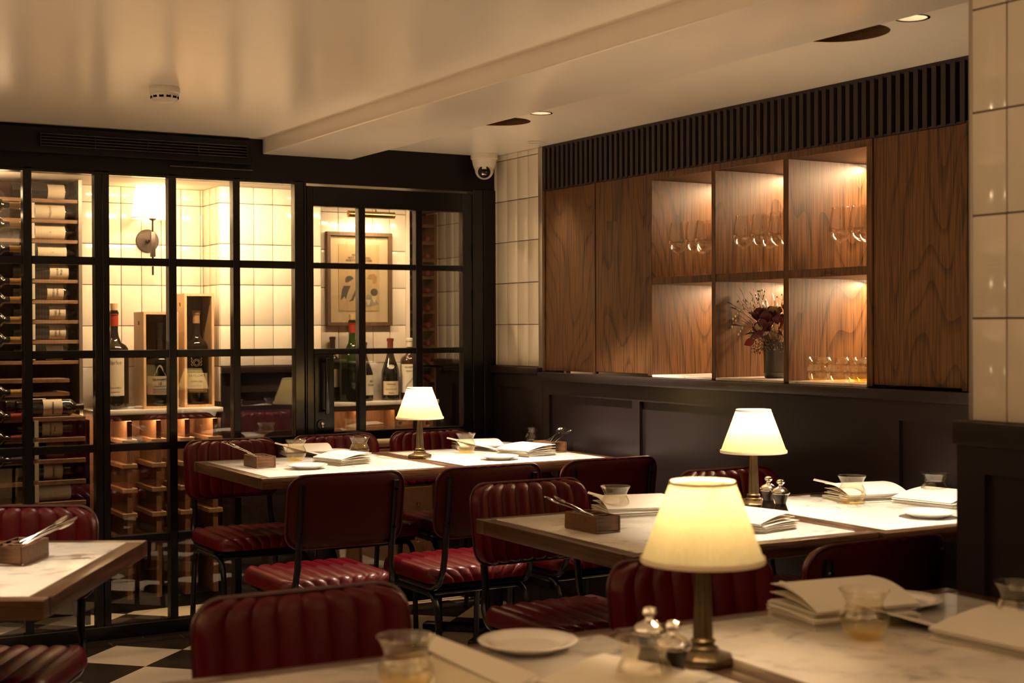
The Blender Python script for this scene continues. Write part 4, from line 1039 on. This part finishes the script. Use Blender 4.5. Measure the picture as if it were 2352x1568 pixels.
for z in zL: MB().box((1.17,yL,z-.020),(xrL,6.86,z)).build('shelf','rack_wood',rk,bevel=.0015,seg=1)
MB().box((xrL,yL+.01,.0),(xrL+.02,6.86,zL[0]-.02)).build('side_panel','black_paint',rk,smooth=False)
MB().box((1.17,6.86,.0),(xrL,6.87,zL[0]-.02)).build('back_board','void_black',rk,smooth=False)
for z in zL[1:]: MB().box((at_y(79,1000,yL).x,yL-.006,z+.004),(at_y(88,1000,yL).x,yL,z+.08)).build('edge_strip','capsule_white',rk,smooth=False)
for v in (870,901): 
    z = at_y(130,v,6.75).z; MB().box((1.17,6.75,z-.016),(at_y(160,900,6.75).x,7.1,z)).build('shelf','rack_wood',rk,smooth=False)
def rack_bottle(label, tipx, y, z, r=.037, lab=(.22,.56), txt=None, capsule='capsule_black', labmat='label_paper', vert=False, h=.30, burg=False, roll=0):
    t, lb = bottle(label,h,r,.0135,'glass_dark',capsule,(.80,1.0) if not lab or capsule!='capsule_black' else (.89,1.0),lab,1.25,labmat,burg=burg,**({'stub':1} if lab else {}))
    t['group'] = 'bottles lying in the wine rack'
    t.matrix_world = Matrix.Translation((tipx-h,y,z+r+.001)) @ Matrix.Rotation(D90,4,'Y')
    if txt:
        for i, s_ in enumerate(txt.split('/')):
            cyl_text(s_, .013 if not vert else .011, 'ink_grey' if not vert else 'ink', lb, r+.0009, (lab[0]+lab[1])/2*h+(.018*(len(txt.split('/'))-1)/2-.018*i), rot=0)
    return t
ups = [('wine bottle on the topmost rack shelf with a plain cream label',(.54,.80),None,'capsule_black'),
       ('wine bottle on the second rack shelf with wide lined cream label',(.34,.80),'CHATEAU','capsule_black'),
       ('wine bottle on the third rack shelf with wide label and flourish',(.34,.80),'ll','capsule_black'),
       ('wine bottle on the fourth rack shelf with wide label and flourish',(.38,.82),'ll','capsule_black'),
       ('wine bottle on the fifth rack shelf with small gold patterned label',(.56,.85),'VINA/BOSC','capsule_black'),
       ('wine bottle on the sixth rack shelf with short white label',(.52,.77),'BAIAS/ENSENA','capsule_black'),
       ('wine bottle on the seventh rack shelf with short white label',(.55,.80),'BAIAS/ENSENA','capsule_black'),
       ('wine bottle on the eighth rack shelf with short white label',(.55,.80),'BAIAS/ENSENA','capsule_black'),
       ('wine bottle on the ninth rack shelf just above the marble upstand',(.50,.76),None,'capsule_black')]
xt = at_y(177,700,6.95).x
for (lb_, lab, tx, cp), z in zip(ups, zU): rack_bottle(lb_, xt, 6.955, z, .036, lab, tx, cp, 'label_paper')
los = [('wine bottle with crest label lying on top of the low rack',(.38,.66),'TONDONIA','label_paper'),
       ('wine bottle on the first low rack shelf with scripted cream label',(.36,.66),'VINA/TONDONIA','label_paper'),
       ('wine bottle on the second low rack shelf with orange label',(.42,.68),None,'label_gold'),
       ('wine bottle on the third low rack shelf with crest label',(.38,.66),'TONDONIA','label_paper'),
       ('wine bottle on the lowest visible rack shelf with wide pale label',(.30,.78),'ll','label_white')]
xt2 = at_y(192,1000,6.66).x
for (lb_, lab, tx, lm), z in zip(los, zL): rack_bottle(lb_, xt2, 6.66, z, .039, lab, tx, 'capsule_black', lm, vert=True)
rack_bottle('second bottle behind the one on top of the low rack', xt2-.03, 6.76, zL[0], .039, (.3,.6), None, 'capsule_gold', 'label_white')
xt3 = at_y(54,700,6.60).x
for k, v in enumerate((475,520,540,575,650,692,738,784,905,960,1010,1060)):
    z = at_y(30,v,6.60).z
    cp = ['capsule_gold','capsule_gold','capsule_black','capsule_gold','capsule_gold','capsule_gold','capsule_gold','capsule_gold','capsule_gold','capsule_red','capsule_brown','capsule_black'][k]
    if k in (2,): continue
    nm = ['first','second','','third','fourth','fifth','sixth','seventh','eighth','ninth','tenth','eleventh'][k]
    cn = {'capsule_gold':'gold','capsule_red':'red','capsule_brown':'brown','capsule_black':'black'}[cp]
    rack_bottle(f'wine bottle neck with {cn} capsule beside the glazing post, {nm} from the ceiling', xt3, 6.60, z-.030, .036, None, None, cp)
# front edge holders for those necks
hz = thing('bottle_holder','dark end section of the wine rack cut by the frame edge','rack')
for v in (490,535,590,664,706,752,798,920,975,1025,1075):
    z = at_y(30,v,6.60).z; MB().box((.70,6.57,z-.03),(1.16,6.66,z-.016)).build('shelf','box_wood',hz,smooth=False)
MB().box((.70,6.66,.0),(1.14,6.68,2.05)).build('back_board','box_wood',hz,smooth=False)
# niche rack
nr = thing('niche_rack','narrow dark wooden bottle rack in the niche by the cellar side wall','rack')
xn0, xn1 = 3.70, 4.005
for x in (xn0,(xn0+xn1)/2-.01,xn1-.012): MB().box((x,7.80,0),(x+.018,7.96,2.05)).build('upright','rack_wood_y',nr,smooth=False)
MB().box((xn0,7.955,0),(xn1,7.965,2.05)).build('back_board','box_wood',nr,smooth=False)
for k in range(16):
    z = 1.0+.105*k-.4
    if z > 2.0: break
    MB().box((xn0+.018,7.80,z),(xn1-.012,7.83,z+.02)).build('cross_bar','box_wood',nr,smooth=False)
nb = MB().lathe([(.0,-.10),(.014,-.10),(.0145,-.09),(.014,.0),(.030,.05),(.030,.08)],14,'Y').mesh('wine_bottle','capsule_brown')
for k in range(10):
    for c_ in (0,1):
        z = .655+.105*k+.4
        if z > 1.98: break
        o = ob('wine_bottle',nb,None,(xn0+.085+.145*c_,7.86,z)); tag(o,f"dark bottle neck in the niche rack, {['inner','outer'][c_]} column, row {['one','two','three','four','five','six','seven','eight','nine','ten'][k]} from below",'bottle','necks in the niche rack')

# ---- sconce
ps = at_y(338,553,7.128); px_, pz_s = ps.x, ps.z
t = thing('wall_sconce','brass and black wall sconce with glowing cream shade in the cellar','lamp',(px_,7.128,pz_s))
MB().lathe([(.058,0),(.058,-.008),(.055,-.012),(0,-.012)],40,'Y').build('wall_plate','sconce_metal',t,angle=50)
MB().tube([(0,-.01,0),(.004,-.05,0),(.012,-.095,0)],.006,10).lathe([(.011,-.030),(.011,-.012)],14,'Y').build('arm','sconce_metal',t)
xs_ = at_y(351,553,7.03).x-px_
MB().box((xs_-.0115,-.108,-.085),(xs_+.0115,-.085,.040)).build('stem','sconce_metal',t,bevel=.002)
MB().lathe([(.005,-.175),(.005,-.08)],10,c=(xs_,-.096,0)).lathe([(.0045,.038),(.0045,.10)],10,c=(xs_,-.096,0)).lathe([(.006,.095),(.018,.100),(.018,.106)],16,c=(xs_,-.096,0)).build('rod','black_metal',t)
sh = MB(); sh.T = Matrix.Translation((xs_,-.096,0)); sh.shell([(.102,.106),(.078,.275)],64).build('lamp_shade','sconce_cloth',t)
sh = MB(); sh.T = Matrix.Translation((xs_,-.096,0)); sh.shell([(.1025,.104),(.1035,.105),(.1030,.109),(.1015,.109)],64).build('shade_trim','shade_trim',t)
sh = MB(); sh.T = Matrix.Translation((xs_,-.096,0)); sh.lathe([(0,.13),(.022,.15),(.022,.18),(0,.20)],16).build('bulb','bulb_glow',t)
light('POINT','sconce_light',(px_+xs_,7.128-.096,pz_s+.19),4.5,(1,.66,.34),shadow_soft_size=.03)
# added fill without fixtures: general cellar light, and brighter pier tiles
light('POINT','cellar_glow',(1.2,6.75,1.9),2.5,(1,.66,.36),shadow_soft_size=.1)
for x_, p_w in ((2.15,26),(3.3,12)):
    l = light('AREA','cellar_fill_light',(x_,6.49,2.055),p_w,(1,.68,.38),shape='RECTANGLE',size=.7,size_y=.06); l.rotation_euler = (R(20),0,0)

# ---- framed poster and picture light
YF = 7.108
a, b = at_y(749.5,531,YF), at_y(900,748,YF); xa, za, xb, zb_ = a.x, a.z, b.x, b.z
t = thing('framed_poster','framed vintage style poster with a bending drinker hanging above the bottles','picture',(0,0,0))
fw = .021
for nm, A, B in (('frame_rail',(xa,YF-.012,za-fw),(xb,YF+.019,za)),('frame_rail',(xa,YF-.012,zb_),(xb,YF+.019,zb_+fw)),('frame_stile',(xa,YF-.012,zb_+fw),(xa+fw,YF+.019,za-fw)),('frame_stile',(xb-fw,YF-.012,zb_+fw),(xb,YF+.019,za-fw))):
    MB().box(A,B).build(nm,'frame_wood',t,bevel=.0015,seg=1)
MB().box((xa+fw,YF+.006,zb_+fw),(xb-fw,YF+.012,za-fw)).build('mount_board','poster_mount',t,smooth=False)
c0, c1 = at_y(778,560,YF), at_y(872,714,YF)
pt = MB().box((c0.x,YF+.003,c1.z),(c1.x,YF+.006,c0.z)).build('print','poster_paper',t,smooth=False)
def PX(px, py, d=0): p = at_y(px,py,YF); return (p.x, YF+.0028-d, p.z)
def shape(pts, mat, d): MB().add([PX(x,y,d) for x,y in pts],[tuple(range(len(pts)))]).build('printed_shape',mat,pt,smooth=False)
def disc(cx_,cy_,r,mat,d,k=1.0): shape([(cx_+r*math.cos(2*PI*i/24),cy_+k*r*math.sin(2*PI*i/24)) for i in range(24)],mat,d)
disc(803,643,10,'poster_dark',.0001)
shape([(788,655),(800,650),(812,655),(818,648),(826,645),(822,665),(812,690),(797,694),(792,680),(783,690),(785,672)],'poster_dark',.0002)
shape([(784,650),(800,648),(822,634),(838,632),(846,640),(852,660),(848,672),(842,668),(842,652),(832,646),(818,662),(808,686),(798,696),(790,712),(787,710),(794,690),(800,670),(806,656),(790,656),(785,668),(781,662)],'poster_skin',.0003)
shape([(843,640),(849,630),(860,628),(866,636),(865,650),(858,652),(856,642),(848,642)],'poster_tan',.0004)
disc(860,671,9,'poster_grey',.0002); disc(847,683,7,'poster_grey',.0003); disc(860,671,8,'poster_dark',.0004)
shape([(824,701),(840,693),(862,684),(871,699),(850,704),(830,708)],'poster_grey',.0001)
shape([(855,680),(866,680),(862,694),(858,694)],'poster_mount',.0005); shape([(842,688),(852,688),(849,700),(845,700)],'poster_mount',.0005)
for s_, v in (("MAYBE IT'S NOT",586),('ABOUT A HAPPY ENDING',592.3),("MAYBE IT'S ABOUT THE STORY",598.6)):
    p = at_y(825,v,YF); text(s_,.0165,'ink',pt,Matrix.Translation((p.x,YF+.0018,p.z)) @ Matrix.Rotation(D90,4,'X'),squash=.68)
MB().box((xa+fw,YF-.004,zb_+fw),(xb-fw,YF-.002,za-fw)).build('glazing','crate_glass',t,smooth=False)
pl = at_y(853,493,6.99)
t = thing('picture_light','brass picture light mounted over the framed poster','lamp',(pl.x,6.99,pl.z))
MB().lathe([(0,-.138),(.017,-.136),(.019,-.133),(.0175,-.130),(.0175,.130),(.019,.133),(.017,.136),(0,.138)],28,'X').build('tube_shade','brass',t,angle=40)
for x in (-.05,.03): MB().tube([(x,.0,.012),(x,.03,.05),(x,.10,.055),(x,.137,.045)],.004,8).build('bracket_arm','brass',t)
MB().lathe([(.022,.125),(.022,.137)],20,'Y',(-.01,0,.045)).build('wall_plate','brass',t)
l = light('AREA','picture_light_glow',(pl.x,7.0,pl.z-.022),2.3,(1,.68,.38),shape='RECTANGLE',size=.24,size_y=.02); l.rotation_euler = (R(22),0,0)

# ================================================================== THINGS IN THE OAK CABINET
def make_stem():
    t = thing('wine_glass','x','glass',group='long stemmed wine glasses')
    bo = [(.0045,.098),(.010,.100),(.024,.108),(.037,.120),(.0440,.134),(.0455,.142),(.0440,.155),(.039,.185),(.0325,.222),(.0322,.2255)]
    MB().lathe(bo+[(.0312,.2255),(.0377,.185),(.0427,.155),(.044,.142),(.0425,.134),(.036,.122),(.023,.110),(.0,.103)],40).build('bowl','stem_glass',t,angle=70)
    MB().lathe([(.0075,.004),(.004,.012),(.0032,.03),(.0032,.080),(.0042,.096),(.006,.1)],14).build('stem','stem_glass',t)
    MB().lathe([(0,0),(.036,0),(.0365,.001),(.018,.003),(.008,.0055),(0,.006)],36).build('foot','stem_glass',t)
    MB().tube([(.0317*math.cos(2*PI*k/36),.0317*math.sin(2*PI*k/36),.2255) for k in range(36)],.0007,5,closed=True).build('rim','stem_glass',t)
    return t
WG = Proto(make_stem())
wn = ['compartment beside the solid oak doors','middle compartment above the flowers','compartment beside the plain oak panel']
ord_ = ['first','second','third','fourth','fifth','sixth','seventh']
sets = [[(3.60,4.80),(3.62,4.712),(3.60,4.620),(3.72,4.79),(3.73,4.69),(3.84,4.80)],
        [(3.59,4.362),(3.60,4.270),(3.61,4.180),(3.70,4.34),(3.71,4.245),(3.82,4.33)],
        [(3.66,3.900),(3.67,3.808),(3.66,3.715),(3.77,3.885),(3.78,3.79)]]
for wi, st in enumerate(sets):
    for i, (x, y) in enumerate(st):
        WG.place(f'stemmed wine glass, {ord_[i]} in the {wn[wi]}',(x,y,zs1+.0006),0,'long stemmed wine glasses')
for i, (px, py) in enumerate(((1880,884),(1925,887),(1967,883),(1985,879))):
    p = at_x(px,py,3.60+.03*(i==3)); tt = TG.place(f'amber tinted tumbler on the lit lower oak shelf, {ord_[i]} from the flowers',(p.x,p.y,zb0+.0006),0,'tumblers on the lower oak shelf')
pv = at_x(1782,860,3.69)
t = thing('vase','dark brown cylindrical pottery vase holding the flowers','vase',(pv.x,pv.y,zb0+.0005))
MB().lathe([(0,0),(.040,0),(.044,.003),(.046,.02),(.048,.136),(.050,.140),(.048,.143),(.044,.140),(.042,.03),(0,.02)],40).build('vase_body','vase_glaze',t,angle=60)
MB().shell([(.0475,.020),(.0480,.022),(.0475,.024)],40).build('ring','vase_glaze',t)
rnd = random.Random(11)
t = thing('flower_bouquet','loose bouquet of dark red, cream and green flowers with dry stems','flowers',(pv.x,pv.y,zb0+.14))
def bez(a, b, c, n=7): 
    a, b, c = map(Vector,(a,b,c)); return [((1-k/n)**2)*a+2*(k/n)*(1-k/n)*b+((k/n)**2)*c for k in range(n+1)]
# local frame: view comes from -x,-y ; u = across the view to the left (+y), spread mostly that way
def tipof(u, h, dpt): return Vector((dpt*.35-.10*u*0, u, h)) 
def leaf(p, d, L, W, mat, nm='leaf'):
    d = d.normalized(); n_ = d.cross(Vector((.5,-.6,.4))).normalized(); up = n_.cross(d)
    q = MB(); pts = [p]; 
    for k in range(1,5): u_ = k/5; pts.append(p+d*L*u_+n_*W*math.sin(PI*u_)+up*.004*math.sin(PI*u_))
    pts.append(p+d*L); 
    for k in range(4,0,-1): u_ = k/5; pts.append(p+d*L*u_-n_*W*math.sin(PI*u_)+up*.004*math.sin(PI*u_))
    q.add(pts,[tuple(range(len(pts)))]); q.build(nm,mat,t,solid=.0006,smooth=False)
def rose(p, r, mat):
    q = MB()
    for ring in range(3):
        n = 5; rr = r*(1-.28*ring)
        for k in range(n):
            a = 2*PI*k/n+ring*.6; c = Vector((math.cos(a),math.sin(a),0)); s_ = Vector((-c.y,c.x,0))
            q.grid(lambda u,v,c=c,s_=s_,rr=rr,ring=ring: tuple(p+c*rr*(.25+.75*math.sin(v*1.9))+s_*rr*.75*(u-.5)*2*math.sin(.4+v*2.2)+Vector((0,0,r*(.2+.25*ring)+v*rr*1.1-(u-.5)**2*rr))),4,4)
    q.build('blossom',mat,t,angle=80)
for (u,h,dd,r,mt) in [(.03,.03,-.06,.034,'flower_dark'),(-.01,.08,-.06,.034,'flower_dark'),(.06,.10,-.03,.028,'flower_red'),(.045,.085,-.05,.034,'flower_dark'),(.0,.055,-.07,.028,'flower_dark'),(-.02,.105,-.03,.026,'flower_cream'),(.02,.045,-.08,.022,'flower_cream'),(-.045,.07,-.02,.032,'flower_dark'),(.06,.05,-.04,.022,'flower_red'),(-.06,.12,.02,.028,'leaf_rust'),(.01,.11,-.01,.024,'flower_red')]:
    p = Vector((dd*.8,u,h)); MB().tube(bez((0,0,-.10),(p.x*.3,p.y*.3,p.z*.4),p),.0014,5).build('stem','leaf_green',t); rose(p,r,mt)
for k in range(44):
    u = rnd.uniform(-.065,.14); h = rnd.uniform(.02,.19)-abs(u)*.3+.02; dd = rnd.uniform(-.10,.04)
    p = Vector((dd,u,h)); MB().tube(bez((0,0,-.10),(dd*.2,u*.2,.06),p),.0009,4).build('stem',('stem_dry','leaf_green')[k%2],t)
    d = (p-Vector((dd*.4,u*.4,.03))).normalized()
    if k % 3 == 0: leaf(p-d*.02,d,rnd.uniform(.045,.07),.015,('leaf_green','flower_red','flower_dark','leaf_rust')[k%4])
    elif k % 3 == 1:
        q = MB()
        for j in range(5):
            pp = p+Vector((rnd.uniform(-.02,.02),rnd.uniform(-.02,.02),rnd.uniform(-.015,.02))); q.lathe([(0,-.004),(.003,-.001),(.002,.003),(0,.005)],6,c=tuple(pp)); q.tube([p-d*.02,pp],.0004,3)
        q.build('seed_head','stem_dry',t)
    else: leaf(p-d*.01,(d+Vector((0,.3,-.3))),rnd.uniform(.04,.065),.013,('leaf_green','flower_dark')[k%2])
leaf(Vector((-.06,.055,.01)),Vector((-.2,.8,-.35)),.055,.016,'flower_red'); leaf(Vector((-.06,.0,.16)),Vector((-.1,.1,1)),.08,.007,'leaf_green')
q = MB()
for k in range(420):
    a = rnd.uniform(0,2*PI); rr = rnd.uniform(.02,.075); p = Vector((-.03+rr*math.cos(a)*.8, rr*math.sin(a)*1.1+.01, rnd.uniform(-.045,.045)))
    q.lathe([(0,-.0032),(.003,0),(0,.0032)],5,c=tuple(p))
    if k % 6 == 0: q.tube([(0,0,0),p],.0005,3)
q.build('berry_spray','berry_brown',t)['kind'] = 'stuff'
for u,h,u2,h2 in ((.17,.06,.13,.03),(.15,.10,.10,.05),(.13,.03,.08,.02),(.165,.09,.12,.05)):
    for s_ in range(3):
        p = Vector((-.08,u-.012*s_,h+.012*s_)); MB().tube(bez((0,0,-.05),(-.03,u2*.5,h2),p),.0006,3).build('stem','stem_dry',t)
        MB().lathe([(0,-.006),(.0035,-.001),(.0025,.004),(0,.006)],8,c=tuple(p)).build('seed_pod','capsule_white',t)
